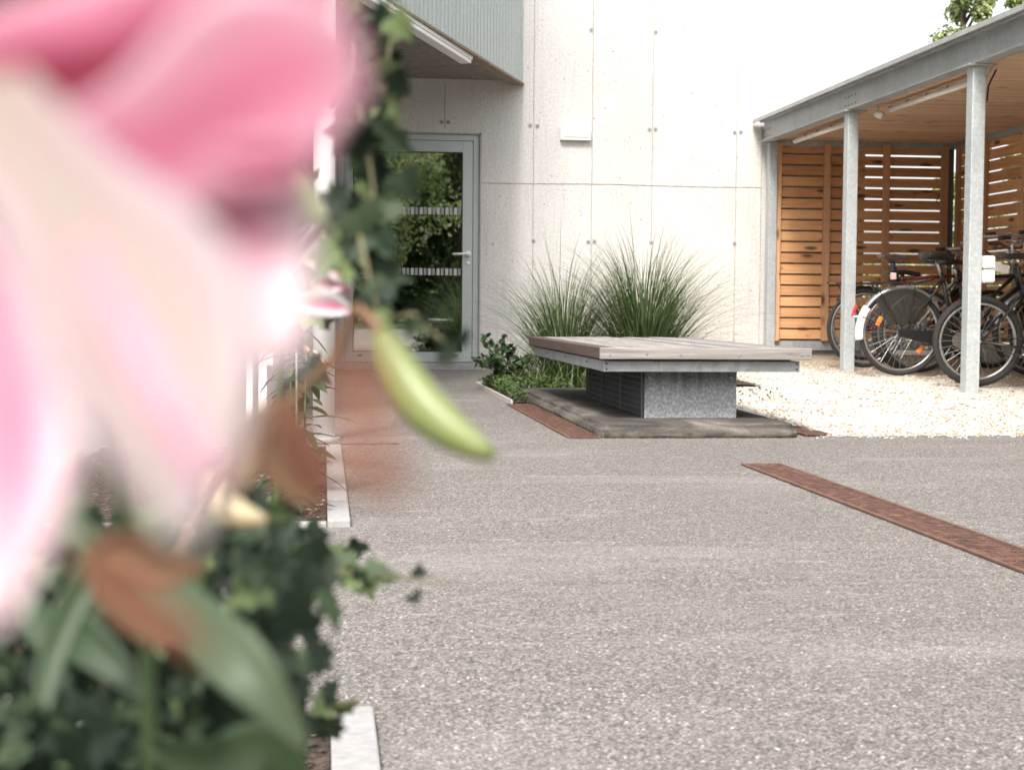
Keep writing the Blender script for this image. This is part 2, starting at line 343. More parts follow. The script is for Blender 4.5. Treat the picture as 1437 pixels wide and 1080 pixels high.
def pebbles(name, n, fn, mats, smin, smax, label):
    b = MB()
    for _ in range(n):
        x, y, z = fn(); s = random.uniform(smin, smax); a = random.uniform(0, 6.28); vs = []
        sx, sy, sz = s*random.uniform(.7, 1.2), s*random.uniform(.6, 1), s*random.uniform(.4, .7)
        for k, (p, q, t) in enumerate([(1,0,0),(0,1,0),(-1,0,0),(0,-1,0),(0,0,1),(0,0,-1),(.7,.7,.5),(-.7,.7,.5),(-.7,-.7,.5),(.7,-.7,.5)]):
            p *= sx; q *= sy; vs.append((x+p*math.cos(a)-q*math.sin(a), y+p*math.sin(a)+q*math.cos(a), z+t*sz))
        b.add(vs, [(0,6,9),(1,7,6),(2,8,7),(3,9,8),(4,9,6),(4,6,7),(4,7,8),(4,8,9),(0,1,6),(1,2,7),(2,3,8),(3,0,9),(5,1,0),(5,2,1),(5,3,2),(5,0,3)], random.randrange(len(mats)), random.random())
    return tag(b.build(name, mats), label, None, None, 'stuff')
PEB = [simple('pebble_white', (.72, .68, .61), .8, 0, .1), simple('pebble_cream', (.34, .28, .21), .8, 0, .1), simple('pebble_grey', (.42, .38, .33), .8, 0, .1)]
BRG = simple('pebble_ochre', (.40, .30, .19), .8, 0, .2)
def gp():
    y = 7.08+6.5*random.random()**1.6; return (random.uniform(2.33, 6.2), y, GZ(y)+.003)
pebbles('gravel_stones', 11000, gp, PEB+[PEB[0], BRG], .004, .011, 'loose pale gravel stones')
def gp2():
    return (2.25+random.random()*3, 7.05-abs(random.gauss(0, .07)), .003)
pebbles('stray_gravel', 260, gp2, PEB, .003, .008, 'stray gravel on the asphalt edge')
def gp3():
    return (random.uniform(-.1, 3.2), random.uniform(1.8, 9.5), .001)
pebbles('grit', 140, gp3, PEB, .0012, .0035, 'loose grit scattered over the asphalt')

# planting beds
def bed(x0, x1, y0, y1, name='planting_bed', z=.006):
    b = MB(); n = 24; vs = []
    for j in range(n+1):
        for i in range(n+1): vs.append((x0+(x1-x0)*i/n, y0+(y1-y0)*j/n, z+random.uniform(0, .008)))
    b.add(vs, [(j*(n+1)+i, j*(n+1)+i+1, (j+1)*(n+1)+i+1, (j+1)*(n+1)+i) for j in range(n) for i in range(n)])
    return tag(b.build(name, SOIL, smooth=True), kind='structure')
bed(-.9, .008, 4.27, 6.53); bed(-.9, .008, .3, 2.22); bed(1.14, 2.28, 10.15, 11.69, z=.012); bed(1.14, 1.28, 9.43, 10.14, z=.012)
bed(2.30, 2.95, 10.3, 11.69, z=.075)
def gp4():
    return (random.uniform(-.5, .0), random.choice((random.uniform(4.3, 6.5), random.uniform(1.5, 2.2))), .012)
BRN = [simple('clod_brown', (.12, .075, .05), .9, 0, .2), simple('clod_dark', (.06, .04, .03), .9, 0, .2)]
pebbles('soil_crumbs', 1600, gp4, [BRN[0], BRN[1], BRN[1], PEB[1]], .003, .012, 'clods and pebbles in the dark soil beds')
pebbles('white_pebbles', 45, gp4, [PEB[2]], .005, .012, 'white pebbles in the soil of the left beds')

# kerb stones
def kerb(y0, y1, label, x0=.010, x1=.072, z=.022):
    tag(MB().box(x0, x1, y0, y1, -.02, z).build('kerb_stone', KERB, bevel=.004), label, 'kerb stone', 'concrete kerb stones edging the left beds')
kerb(5.62, 6.53, 'pale concrete kerb stone nearest the white pole, far end of its bed')
kerb(4.66, 5.612, 'middle kerb stone of the bed beside the white pole')
kerb(4.22, 4.652, 'short kerb stone at the near corner of the far soil bed')
kerb(.9, 2.25, 'large pale kerb stone at the bottom edge of the photo')
tag(MB().box(-.9, .008, 4.22, 4.262, -.02, .014).build('kerb_stone', KERB, bevel=.003), 'narrow cross kerb closing the near end of the far bed', 'kerb stone', 'concrete kerb stones edging the left beds')
tag(MB().box(-.9, .008, 6.535, 6.575, -.02, .014).build('kerb_stone', KERB, bevel=.003), 'narrow cross kerb in front of the white pole foot', 'kerb stone', 'concrete kerb stones edging the left beds')
tag(MB().box(-.9, .008, 2.225, 2.25, -.02, .012).build('kerb_stone', KERB, bevel=.003), 'narrow cross kerb closing the far end of the nearest bed', 'kerb stone', 'concrete kerb stones edging the left beds')
e = MB(); e.box(1.126, 1.138, 9.42, 11.70, -.02, .03); e.box(1.138, 2.9, 11.692, 11.704, -.02, .03)
tag(e.build('steel_edging', simple('pale_edging', (.55, .52, .48), .6, .1)), 'thin pale metal edging round the grass planter behind the bench', 'edging')

# drains
def drain(y0, y1, xc, wid, label, z=.0, pitch=.026):
    t = thing('channel_drain', label, 'drain', (xc, (y0+y1)/2, z), 'rusty channel drains'); L = (y1-y0)/2; h = wid/2
    f = MB(); f.box(-h, -h+.012, -L, L, .002, .009); f.box(h-.012, h, -L, L, .002, .009); f.box(-h+.012, h-.012, L-.012, L, .002, .0085)
    f.build('frame', m_frame, t, bevel=.001)
    MB().box(-h+.02, h-.02, -L, L-.012, -.01, .003).build('channel', DARK, t)  # near-black slab near surface level; its colour stands in for the channel's shade
    gr = MB(); y = -L+.008; k = 0
    while y < L-.02:
        jit = random.uniform(-.0006, .0006)
        gr.obox((0, y, .0055+jit), Vector((h-.014, 0, 0)), Vector((0, .0055, .0)), Vector((0, 0, .0022)), 0, random.random())
        k += 1; y += pitch
    yy = -L
    for q in (-.2, .2): gr.box(q*wid-.003, q*wid+.003, -L, L-.014, .0035, .0083)
    while yy < L-.06:
        gr.box(-h+.014, h-.014, yy, yy+.012, .004, .0080); yy += .5
    gr.build('grate', RUST, t)
m_frame = simple('rusty_frame', (.135, .072, .048), .8, .1, .25, 18)
drain(.6, 5.8, 1.655, .155, 'long rusty channel drain crossing the asphalt at the right')
drain(6.99, 9.42, 1.175, .15, 'rusty channel drain along the left side of the bench plinth')
drain(7.09, 9.9, 2.30, .13, 'short visible end of rusty drain right of the bench plinth', .004)
tag(MB().box(-.1, .32, 6.72, 6.745, 0, .006).build('slot_drain', RUST), 'thin rusty slot across the asphalt at the white pole foot', 'drain')

# ------------------------------------------------------------------ concrete building
WY = 14.75
bld = thing('concrete_building', 'pale exposed concrete building with glazed door and projecting upper storey', 'building', (0, WY, 0))
def P(y): return y-WY
# gable wall with the door opening (front face y = 0 local), 0.3 m thick
b = MB(); out = [(-5, -.03), (.12, -.03), (.12, 2.215), (1.465, 2.215), (1.465, -.03), (5.2, -.03), (5.2, 2.38), (.55, 7.05), (-5, 7.05)]
# split into convex strips
def prism(b, poly, y0, y1, m=0):
    n = len(poly); b.add([(x, y0, z) for x, z in poly]+[(x, y1, z) for x, z in poly], [tuple(range(n)), tuple(range(2*n-1, n-1, -1))]+[(i, n+i, n+(i+1)%n, (i+1)%n) for i in range(n)], m)
prism(b, out, 0, .3)
b.build('wall', CONC, bld)
for x, z0, z1 in ((1.96, 0, 5.6), (2.52, 0, 5.0), (3.10, 0, 4.45), (3.92, 0, 3.6), (1.12, 2.26, 2.69), (4.17, 0, 2.3)):
    vs = []; z = z0
    while z < z1+.05:
        ww = random.uniform(.003, .0065); dx = random.uniform(-.0015, .0015); vs += [(x+dx-ww, -.001, z), (x+dx, -.005, z), (x+dx+ww, -.001, z)]; z += .06
    b = MB(); b.add(vs, [(3*i+k, 3*i+k+1, 3*i+4+k, 3*i+3+k) for i in range(len(vs)//3-1) for k in (0, 1)]); b.build('formwork_seam', CONC_D, bld)
vs = []; x = 1.475
while x < 4.2:
    ww = random.uniform(.003, .009); dz = .004*math.sin(x*3)+random.uniform(-.0015, .0015); vs += [(x, -.001, 1.755+dz-ww), (x, -.006, 1.755+dz), (x, -.001, 1.755+dz+ww)]; x += .05
b = MB(); b.add(vs, [(3*i+k, 3*i+k+1, 3*i+4+k, 3*i+3+k) for i in range(len(vs)//3-1) for k in (0, 1)]); b.build('formwork_seam', CONC_D, bld)
TIE = simple('tie_plug', (.33, .33, .33), .8)
for x, z in ((1.925, 2.295), (1.995, 2.29), (3.07, 2.28), (3.13, 2.285), (3.9, 2.27), (3.96, 2.275), (1.09, 2.31), (1.15, 2.31), (1.965, 1.21), (2.49, 1.21), (3.915, 1.21), (3.1, 1.21), (2.55, 1.212), (3.12, 3.2), (2.5, 3.2)):
    q = MB().disc((x, -.001, z), .022, .006); q.disc((x, -.003, z), .009, .007, m=1); q.build('tie_plug', [TIE, simple('tie_hole', (.15, .15, .15), .9) if 'tie_hole' not in bpy.data.materials else bpy.data.materials['tie_hole']], bld)
# threshold and door
MB().box(.02, 1.62, -.14, -.001, -.01, .055).build('threshold', KERB, bld, bevel=.004)
MB().box(.115, 1.47, -.001, .012, -.005, .06).build('sill', KERB, bld)
D0, D1, DZ0, DZ1 = .135, 1.45, .058, 2.20
f = MB(); fw = .055
f.box(D0, D0+fw, .03, .10, DZ0, DZ1); f.box(D1-fw, D1, .03, .10, DZ0, DZ1); f.box(D0+fw, D1-fw, .03, .10, DZ1-fw, DZ1)
dr = MB(); a0, a1, c0, c1 = D0+fw+.004, D1-fw-.004, DZ0+.006, DZ1-fw-.004
GX0, GX1, GZ0, GZ1 = a0+.075, a1-.095, c0+.095, c1-.105
dr.box(a0, GX0, .036, .094, c0, c1); dr.box(GX1, a1, .036, .094, c0, c1); dr.box(GX0, GX1, .036, .094, c0, GZ0); dr.box(GX0, GX1, .036, .094, GZ1, c1)
door = dr.build('door', ALU, bld, bevel=.002); f.build('door_frame', ALU, bld, bevel=.002)
gk = MB(); q = .008
gk.box(GX0, GX0+q, .034, .06, GZ0, GZ1); gk.box(GX1-q, GX1, .034, .06, GZ0, GZ1); gk.box(GX0+q, GX1-q, .034, .06, GZ0, GZ0+q); gk.box(GX0+q, GX1-q, .034, .06, GZ1-q, GZ1)
gk.build('gasket', GASKET, door)
MB().box(GX0+.001, GX1-.001, .055, .062, GZ0+.001, GZ1-.001).build('glass', GLASS, door)
MKW = simple('marking_white', (.46, .46, .45), .5, 0, .02); g = G('frosted_marking'); g.col((.30, .31, .30)).rough(.6)
for zc in (1.485, .915):
    mk = MB(); x = GX0+.015; k = 0
    while x < GX1-.02:
        mk.box(x, x+(.030 if k % 2 else .026), .0535, .0548, zc-.033, zc+.033, 0 if k % 2 else 1); x += .0405; k += 1
    mk.build('safety_marking', [MKW, g.mat], door)
h = MB(); h.disc((a1-.042, .028, 1.085), .03, .014); h.tube([(a1-.042, .03, 1.085), (a1-.042, -.03, 1.085)], .010); h.tube([(a1-.042, -.028, 1.085), (a1-.10, -.034, 1.085), (a1-.19, -.032, 1.083)], .010)
h.disc((a1-.042, .03, 1.0), .014, .01)
h.build('handle', WHITE_W, door, smooth=True)
hg = MB(); hg.tube([(a0-.01, .022, .14), (a0-.01, .022, .27)], .011); hg.box(a0, a0+.045, .024, .036, .17, .22); hg.build('hinge', ALU, door)
cp = MB(); cp.box(a0+.12, a0+.16, .032, .037, c0+.055, c0+.068); cp.box(a1-.18, a1-.14, .032, .037, c0+.055, c0+.068); cp.each('drain_cap', GASKET, door)
b = MB(); b.box(D0-.012, D0-.002, -.002, .05, .0, 2.214); b.box(D1+.002, D1+.013, -.002, .05, 0, 2.214); b.box(D0-.012, D1+.013, -.002, .05, DZ1+.002, DZ1+.013)
b.build('joint', CONC_D, bld)
# room behind the glass
b = MB(); b.add([(-1.5, .31, 0), (3, .31, 0), (3, 5, 0), (-1.5, 5, 0), (-1.5, .31, 2.6), (3, .31, 2.6), (3, 5, 2.6), (-1.5, 5, 2.6)], [(0,1,2,3), (4,7,6,5), (2,6,7,3), (0,3,7,4), (1,5,6,2)])
b.build('interior', ROOM, bld)
cu = MB(); pts = []
for i in range(13): pts.append((1.12+i*.018, .9+.02*(i % 2)))
for i in range(12):
    (xa, ya), (xb, yb) = pts[i], pts[i+1]; cu.add([(xa, ya, .75), (xb, yb, .75), (xb, yb, 1.28), (xa, ya, 1.28)], [(0,1,2,3)])
cu.build('curtain', simple('grey_curtain', (.45, .43, .42), .9), bld)
# projecting upper storey: outer face runs from the wall towards the camera and to the left
A = Vector((1.85, WY, 0)); dirv = Vector((-.345, -.9386, 0)).normalized(); LEN = 9.2; ZB = 2.69; nrm = Vector((.9386, -.345, 0))
b = MB(); n = int(LEN/.028); vs = []
for i in range(n+1):
    off = .006 if (i % 4) in (1, 2) else -.004
    p = A+dirv*(LEN*i/n)+nrm*off
    vs += [(p.x, p.y-WY, ZB), (p.x, p.y-WY, 6.6)]
b.add(vs, [(2*i, 2*i+1, 2*i+3, 2*i+2) for i in range(n)])
g = G('pale_ribbed_panel'); nz = g.noise(30, 6, (3, 3, 1)); c = g.ramp(nz, [(.3, (.30, .335, .32)), (.7, (.44, .47, .45))])
c = g.mix(g.ramp(g.noise(5, 6, (14, 14, .3)), [(.5, 0.0), (.72, .5)]), c, (.52, .53, .51)); g.col(c).rough(.7); g.bump(nz, .002)
b.build('ribbed_facade', g.mat, bld)
# body of the storey behind the facade, and its soffit boards
def loc(s, t, z): p = A+dirv*s-nrm*t; return (p.x, p.y-WY, z)
b = MB(); c8 = [loc(0, .03, ZB+.06), loc(LEN, .03, ZB+.06), loc(LEN, 5, ZB+.06), loc(0, 5, ZB+.06)]; c8 += [(x, y, 6.55) for x, y, z in c8]
b.add(c8, [(0,1,2,3), (4,7,6,5), (0,4,5,1), (1,5,6,2), (2,6,7,3), (3,7,4,0)]); b.build('upper_storey', simple('dark_core', (.12, .11, .10), .9), bld)
b = MB()
for i in range(7):
    for j in range(5):
        s0, s1, t0, t1 = -.45+i*1.45+.010, -.45+(i+1)*1.45-.010, .12+j*.95+.010, .12+(j+1)*.95-.010
        q = [loc(max(s0, -.2), t0, ZB+.02), loc(min(s1, LEN), t0, ZB+.02), loc(min(s1, LEN), t1, ZB+.02), loc(max(s0, -.2), t1, ZB+.02)]; q = [(x, min(y, -.002), z) for x, y, z in q]
        b.add(q+[(x, y, z+.035) for x, y, z in q], [(0,1,2,3), (4,7,6,5), (0,4,5,1), (1,5,6,2), (2,6,7,3), (3,7,4,0)], 0, random.random())
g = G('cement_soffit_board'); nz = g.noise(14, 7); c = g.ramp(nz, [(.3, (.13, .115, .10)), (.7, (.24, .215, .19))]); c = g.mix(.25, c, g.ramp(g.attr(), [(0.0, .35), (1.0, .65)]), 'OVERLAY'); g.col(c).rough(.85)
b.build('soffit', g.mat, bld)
b = MB(); q = [loc(0, -.016, ZB-.022), loc(LEN, -.016, ZB-.022), loc(LEN, .10, ZB-.022), loc(0, .10, ZB-.022)]; q = [(x, min(y, -.002), z) for x, y, z in q]
b.add(q+[(x, y, z+.02) for x, y, z in q], [(0,1,2,3), (4,7,6,5), (0,4,5,1), (1,5,6,2), (2,6,7,3), (3,7,4,0)])
b.build('drip_edge', simple('weathered_drip_edge', (.20, .15, .11), .8, 0, .45, 25), bld)
# fittings
def strip_light(p0, p1, wid, hgt, label, mats, rounded=False):
    p0 = Vector(p0); p1 = Vector(p1); c = (p0+p1)/2; d = (p1-p0)/2; t = thing('strip_light', label, 'light', c)
    sd = d.cross(Vector((0,0,1))).normalized()
    if rounded:
        MB().tube([-d, d], wid, 14).build('diffuser', mats[0], t, smooth=True)
        c_ = MB()
        for s in (-.97, -.5, 0, .5, .97): c_.obox(d*s+Vector((0,0,wid*.8)), d.normalized()*.012, sd*(wid*1.05), Vector((0,0,wid*.4)))
        c_.each('clip', simple('clip_grey', (.2, .2, .2), .5), t)
        MB().tube([-d*1.01, -d*.985], wid*1.08, 14).build('end_cap', mats[1], t)
    else:
        MB().obox((0,0,hgt*.15), d, sd*wid, Vector((0,0,hgt*.35))).build('housing', mats[1], t, bevel=.003)
        MB().obox((0,0,-hgt*.42), d*.99, sd*(wid*.86), Vector((0,0,hgt*.2))).build('diffuser', mats[0], t, bevel=.006)
    return t
OPAL = simple('opal_diffuser', (.80, .79, .76), .3, 0, .02)
strip_light((.02, 9.85, 2.655), (1.175, 13.14, 2.655), .055, .075, 'long white strip light under the concrete canopy', [OPAL, WHITE])
wl_ = thing('wall_light', 'small white rectangular fitting high on the concrete wall', 'wall light', (2.355, WY, 2.225))
MB().box(-.145, .145, -.055, -.001, -.062, .062).build('housing', WHITE_W, wl_, bevel=.006)
MB().box(-.115, .125, -.0565, -.054, -.040, -.030).build('slot', simple('slot_grey', (.22, .22, .22), .6), wl_)

# white slatted screen at the left of the yard and the white pole
sc_ = thing('slatted_screen', 'white vertical slatted screen left of the glazed door, behind the flowers', 'screen', (-.30, 11, 0))
b = MB(); y = -3.2
while y < 3.6: b.box(-.02, .02, y, y+.05, .05, 2.6); y += .095
b.build('slats', WHITE, sc_); b = MB(); b.box(.02, .05, -3.2, 3.6, .3, .36); b.box(.02, .05, -3.2, 3.6, 2.3, 2.36); b.box(-.08, -.05, -3.2, 3.6, 0, 2.62); b.build('rails', WHITE, sc_)
pl = thing('pole', 'slim white round pole standing beside the far soil bed', 'pole', (.0, 6.95, 0))
MB().tube([(0, 0, 0), (0, 0, 2.95)], .048, 28).build('shaft', WHITE, pl, smooth=True); MB().disc((0, 0, .008), .075, .014, 28, 'z').build('base_plate', GALV, pl, bevel=.002)

# ------------------------------------------------------------------ bench platform
bn = thing('bench', 'large low platform bench with weathered board deck on a galvanised pedestal and stone plinth', 'bench', (1.77, 8.6, 0))
X0, X1, Y0, Y1 = -.495, .52, -1.42, 1.15
ZT = .408
b = MB(); nb = 12; wdt = (X1-X0)/nb
for i in range(nb):
    x0 = X0+i*wdt+.003; x1 = X0+(i+1)*wdt-.003; o = random.uniform(-.0015, .0015)
    if i == 0: continue
    b.box(x0, x1, Y0+.034, Y1-.004*random.random(), ZT-.042, ZT+o, 0, random.random())
b.build('deck_boards', DECK, bn, bevel=.003)
MB().box(X0, X0+wdt-.003, Y0+.034, Y1, ZT-.052, ZT+.001).build('side_board', [DECKS], bn, bevel=.004)
eb = MB().box(X0, X1, Y0, Y0+.031, ZT-.053, ZT+.001, 0, .6).build('end_board', DECKF, bn, bevel=.004)
b = MB()
for x in (X0+.045, X0+.22, X0+.38, X0+.66, X1-.05, X1-.02): b.disc((x, Y0-.001, ZT-.028+random.uniform(-.004, .004)), .0048, .005, 12)
b.each('screw', CHROME, eb)
b = MB(); fz0, fz1 = ZT-.112, ZT-.062; fx0, fx1 = X0+.025, X1-.045; fy0, fy1 = Y0+.05, Y1-.06
b.box(fx0, fx1, fy0, fy0+.008, fz0, fz1); b.box(fx0, fx1, fy1-.008, fy1, fz0, fz1); b.box(fx0, fx0+.008, fy0+.008, fy1-.008, fz0, fz1); b.box(fx1-.008, fx1, fy0+.008, fy1-.008, fz0, fz1)
for y in (-.9, -.3, .3, .8): b.box(fx0+.008, fx1-.008, y, y+.05, fz0+.01, fz1)
fr = b.build('steel_frame', m_galv('frame_galvanised', (.24, .25, .26), (.44, .455, .46), .2, 30), bn, bevel=.0015)
b = MB()
for x in (fx0+.014, fx1-.014):
    for z in (fz0+.012, fz1-.012): b.disc((x, fy0-.001, z), .0045, .004, 10)
for y in (-.9, -.2, .5): b.disc((fx0-.001, y, fz0+.03), .005, .004, 10, 'x')
b.each('bolt', GASKET, fr)
MB().box(X0+.06, X1-.08, Y0+.09, Y1-.1, fz1+.001, ZT-.0535).build('packer', GASKET, bn)
PZ = .066; PX0, PX1, PY0, PY1 = -.25, .215, -1.2, .45
b = MB(); b.box(PX0+.012, PX1-.0, PY0, PY0+.006, PZ, fz0); ped = b.build('pedestal_plate', GALV_D, bn, bevel=.001)
b = MB()
for x, z in ((PX0+.035, PZ+.045), (PX1-.03, PZ+.045), (PX1-.03, fz0-.035), (PX0+.035, fz0-.035)): b.disc((x, PY0-.002, z), .006, .006, 12)
b.each('bolt', GALV, ped)
b = MB(); b.box(PX1-.008, PX1-.001, PY0+.008, PY1, PZ, fz0); b.box(PX0+.014, PX1-.01, PY1-.008, PY1-.001, PZ, fz0)
b.box(PX0+.02, PX0+.03, PY0+.008, PY1-.01, PZ, fz0, 1)
b.build('pedestal_sides', [GALV, simple('dark_infill', (.035, .033, .03), .9)], bn)
b = MB(); y = PY0+.01
while y < PY1: b.box(PX0+.006, PX0+.009, y, y+.0028, PZ+.004, fz0); y += .026
z = PZ+.01
while z < fz0: b.box(PX0+.003, PX0+.006, PY0+.008, PY1, z, z+.0028); z += .030
for y in (PY0+.008, PY0+.55, PY0+1.1, PY1-.03): b.box(PX0, PX0+.003, y, y+.02, PZ, fz0)
b.build('mesh_grille', m_galv('dull_grille', (.07, .072, .075), (.14, .145, .15), .2, 20), bn)
# plinth: worn stone slab with irregular rounded rim
bm = bmesh.new(); bmesh.ops.create_cube(bm, size=1)
for v in bm.verts: v.co = Vector((v.co.x*.93-.06, v.co.y*3.2-.0, v.co.z*PZ+PZ/2))
me = bpy.data.meshes.new('plinth'); 
bmesh.ops.bevel(bm, geom=[e_ for e_ in bm.edges if all(v.co.z > .02 for v in e_.verts) or abs(e_.verts[0].co.z-e_.verts[1].co.z) > .01], offset=.022, segments=4, affect='EDGES')
bmesh.ops.subdivide_edges(bm, edges=[e_ for e_ in bm.edges if e_.calc_length() > .3], cuts=24, use_grid_fill=True)
from mathutils import noise as mn
for v in bm.verts:
    k = mn.noise(v.co*5)*.010+mn.noise(v.co*19)*.004
    d = Vector((v.co.x+.06, 0, 0)).normalized() if abs(v.co.x+.06) > .42 else Vector((0, v.co.y, 0)).normalized()
    v.co += d*k*(1 if abs(abs(v.co.x+.06)-.465) < .04 or abs(abs(v.co.y)-1.6) < .04 else 0)
    if v.co.z > PZ-.002: v.co.z += 0 if abs(v.co.x+.06) < .4 else k*.25
bm.to_mesh(me); bm.free(); me.materials.append(STONE)
at_ = me.attributes.new('rnd', 'FLOAT', 'FACE')
for p_ in me.polygons: p_.use_smooth = True
po = bpy.data.objects.new('plinth', me); COL.objects.link(po); po.parent = bn

# ------------------------------------------------------------------ bicycle shelter
CX = 4.184; P1, P2, P3 = 12.21, 9.79, 7.4
PZ2 = 2.175
sh = thing('bicycle_shelter', 'open timber and galvanised steel bicycle shelter against the concrete building', 'bicycle shelter', (CX, 11, 0))
def hpost(y, zb, name='post'):
    b = MB(); h = .055; t = .007; zt = PZ2-.012-0
    yy = y-11
    b.box(-.05, .05, yy-h, yy-h+t, zb, zt); b.box(-.05, .05, yy+h-t, yy+h, zb, zt); b.box(-.004, .004, yy-h+t, yy+h-t, zb, zt)
    b.box(-.085, .105, yy-.1, yy+.1, zt, zt+.010)
    return b
def sqpost(y, zb):
    yy = y-11; b = MB(); b.box(-.045, .045, yy-.05, yy+.05, zb, PZ2-.014); o = b.build('post', GALV_P, sh, bevel=.006)
    MB().box(-.09, .10, yy-.09, yy+.09, PZ2-.0135, PZ2-.002).build('head_plate', GALV, o, bevel=.001); return o
sqpost(P1, GZ(P1)-.02); post2 = sqpost(P2, GZ(P2)-.02); sqpost(P3-2.4, 0)
MB().box(.02, .10, 14.60-11, 14.71-11, GZ(14.6)-.02, PZ2-.003).build('post', GALV_P, sh, bevel=.004)
# channel beam along the edge
b = MB(); ya, yb = -7.5, WY-11-.06; bz0, bz1 = PZ2, 2.36
b.box(-.012, -.002, ya, yb, bz0+.012, bz1); b.box(-.055, .055, ya, yb, bz0, bz0+.011); b.box(-.055, .055, ya, yb, bz1+.001, bz1+.012)
beam = b.build('edge_beam', GALV, sh, bevel=.001)
b = MB(); b.box(-.12, .3, ya, yb+.02, bz1+.014, bz1+.03); b.box(-.122, -.112, ya, yb+.02, bz1-.004, bz1+.013)
b.build('roof_flashing', m_galv('pale_flashing', (.36, .365, .36), (.46, .465, .46), .15, 12), sh)
b = MB()
for yy in (P1-11, WY-11-.16, P3-11):
    for dz in (.06, .125):
        for dy in (-.12, -.04, .04, .12): b.disc((-.013, yy+dy, bz0+dz-.01), .0075, .006, 8, 'x')
b.each('bolt', simple('bolt_dark', (.16, .16, .16), .5, .5), beam)
MB().box(.30, 4.6, ya, yb+.06, bz1-.02, bz1+.02).build('roof', simple('roof_membrane', (.3, .3, .3), .8), sh)
# boarded ceiling
b = MB(); y = ya
while y < yb:
    b.box(.056, 3.4, y, y+.056, bz0+.028, bz0+.048, 0, random.random()); y += .060
b.box(.056, 3.4, ya, yb, bz0+.05, bz0+.06, 1)
b.build('ceiling', [CEIL, simple('gap_brown', (.12, .07, .04), .9)], sh)
b = MB(); b.box(.10, 1.86, yb-.03, yb+.02, bz0-.03, bz0+.026); b.box(1.86, 1.92, ya, yb+.02, bz0-.03, bz0+.026)
b.build('rear_beam', GALV, sh)
MB().box(1.83, 1.875, 14.66-11, 14.71-11, .12, bz0-.031).build('post', simple('dark_post', (.10, .10, .10), .6, .3), sh)
# rear slatted screen
rs = MB(); sy = 14.69-11
z = .305; k = 0
while z < 2.16:
    tl = .008
    rs.add([(.10, sy-.012, z), (1.83, sy-.012, z), (1.83, sy+.012, z), (.10, sy+.012, z), (.10, sy-.012+tl, z+.088), (1.83, sy-.012+tl, z+.088), (1.83, sy+.012, z+.088), (.10, sy+.012, z+.088)],
           [(0,3,2,1), (4,5,6,7), (0,1,5,4), (2,3,7,6), (0,4,7,3), (1,2,6,5)], 0, random.random()); z += .1045; k += 1
rs.build('rear_screen', CEDAR, sh)
b = MB()
for x, ww in ((.105, .05), (.575, .065), (1.165, .065), (1.745, .07)): b.box(x, x+ww, sy-.052, sy-.013, .285, 2.17, 0, random.random())
b.each('batten', BATTEN, sh, bevel=.002)
MB().box(.04, 1.83, sy-.01, sy+.02, .195, .285).build('base_rail', GALV, sh)
MB().box(.04, 3.4, sy-.0, sy+.04, .0, .15).build('footing', simple('footing_concrete', (.28, .25, .22), .9), sh)
ss = MB(); z = .305; sx = 1.90
while z < 2.16:
    ss.box(sx-.012, sx+.012, -1.6, 14.62-11, z, z+.088, 0, random.random()); z += .1045
ss.build('side_screen', CEDAR_Y, sh)
b = MB()
for y, ww in ((3.5, .06), (2.87, .07), (2.05, .07), (1.2, .07), (.4, .07)): b.box(sx-.052, sx-.013, y, y+ww, .285, 2.17, 0, random.random())
b.each('batten', BATTEN, sh, bevel=.002)
MB().box(sx-.01, sx+.03, -1.6, 14.60-11, .10, .285).build('base_rail', GALV, sh)
strip_light((CX+.16, 12.80, 2.145), (CX+.16, 14.25, 2.145), .022, .04, 'white tube light under the shelter roof, nearest the concrete wall', [OPAL, WHITE_W], True)
strip_light((CX+.19, 10.30, 2.145), (CX+.19, 11.85, 2.145), .022, .04, 'white tube light under the shelter roof between the two free posts', [OPAL, WHITE_W], True)
sp = thing('motion_sensor', 'small white round sensor under the shelter beam beside the far post', 'sensor', (CX+.14, 12.02, 2.14))
MB().tube([(0, 0, .045), (0, 0, 0)], .018, 12).build('mount', WHITE_W, sp, smooth=True)
MB().tube([(-.02, -.01, 0), (.0, -.025, -.012), (.03, -.05, -.03)], [.02, .032, .03], 14).build('head', WHITE_W, sp, smooth=True)
# conduit and sockets on the near post
cd = thing('socket_conduit', 'thin grey conduit running down the near shelter post', 'conduit', (CX+.07, P2, 0))
MB().tube([(0, .03, .98), (0, .03, 2.0), (.015, .035, 2.10), (.06, .05, 2.17)], .008, 10).build('conduit', WHITE, cd, smooth=True)
MB().tube([(.02, .035, 1.95), (.03, .04, 2.05), (.09, .06, 2.16)], .006, 8).build('cable', GASKET, cd, smooth=True)
for i, z in enumerate((.905, .815)):
    s_ = thing('socket_box', ('upper' if i == 0 else 'lower')+' of the two white socket boxes on the near shelter post', 'socket', (CX+.095, P2-.02, z), 'white socket boxes on the near post')
    MB().box(-.045, .035, -.045, .04, -.042, .042).build('housing', WHITE_W, s_, bevel=.012); MB().box(-.038, .028, -.052, -.046, -.034, .034).build('lid', WHITE, s_, bevel=.002)

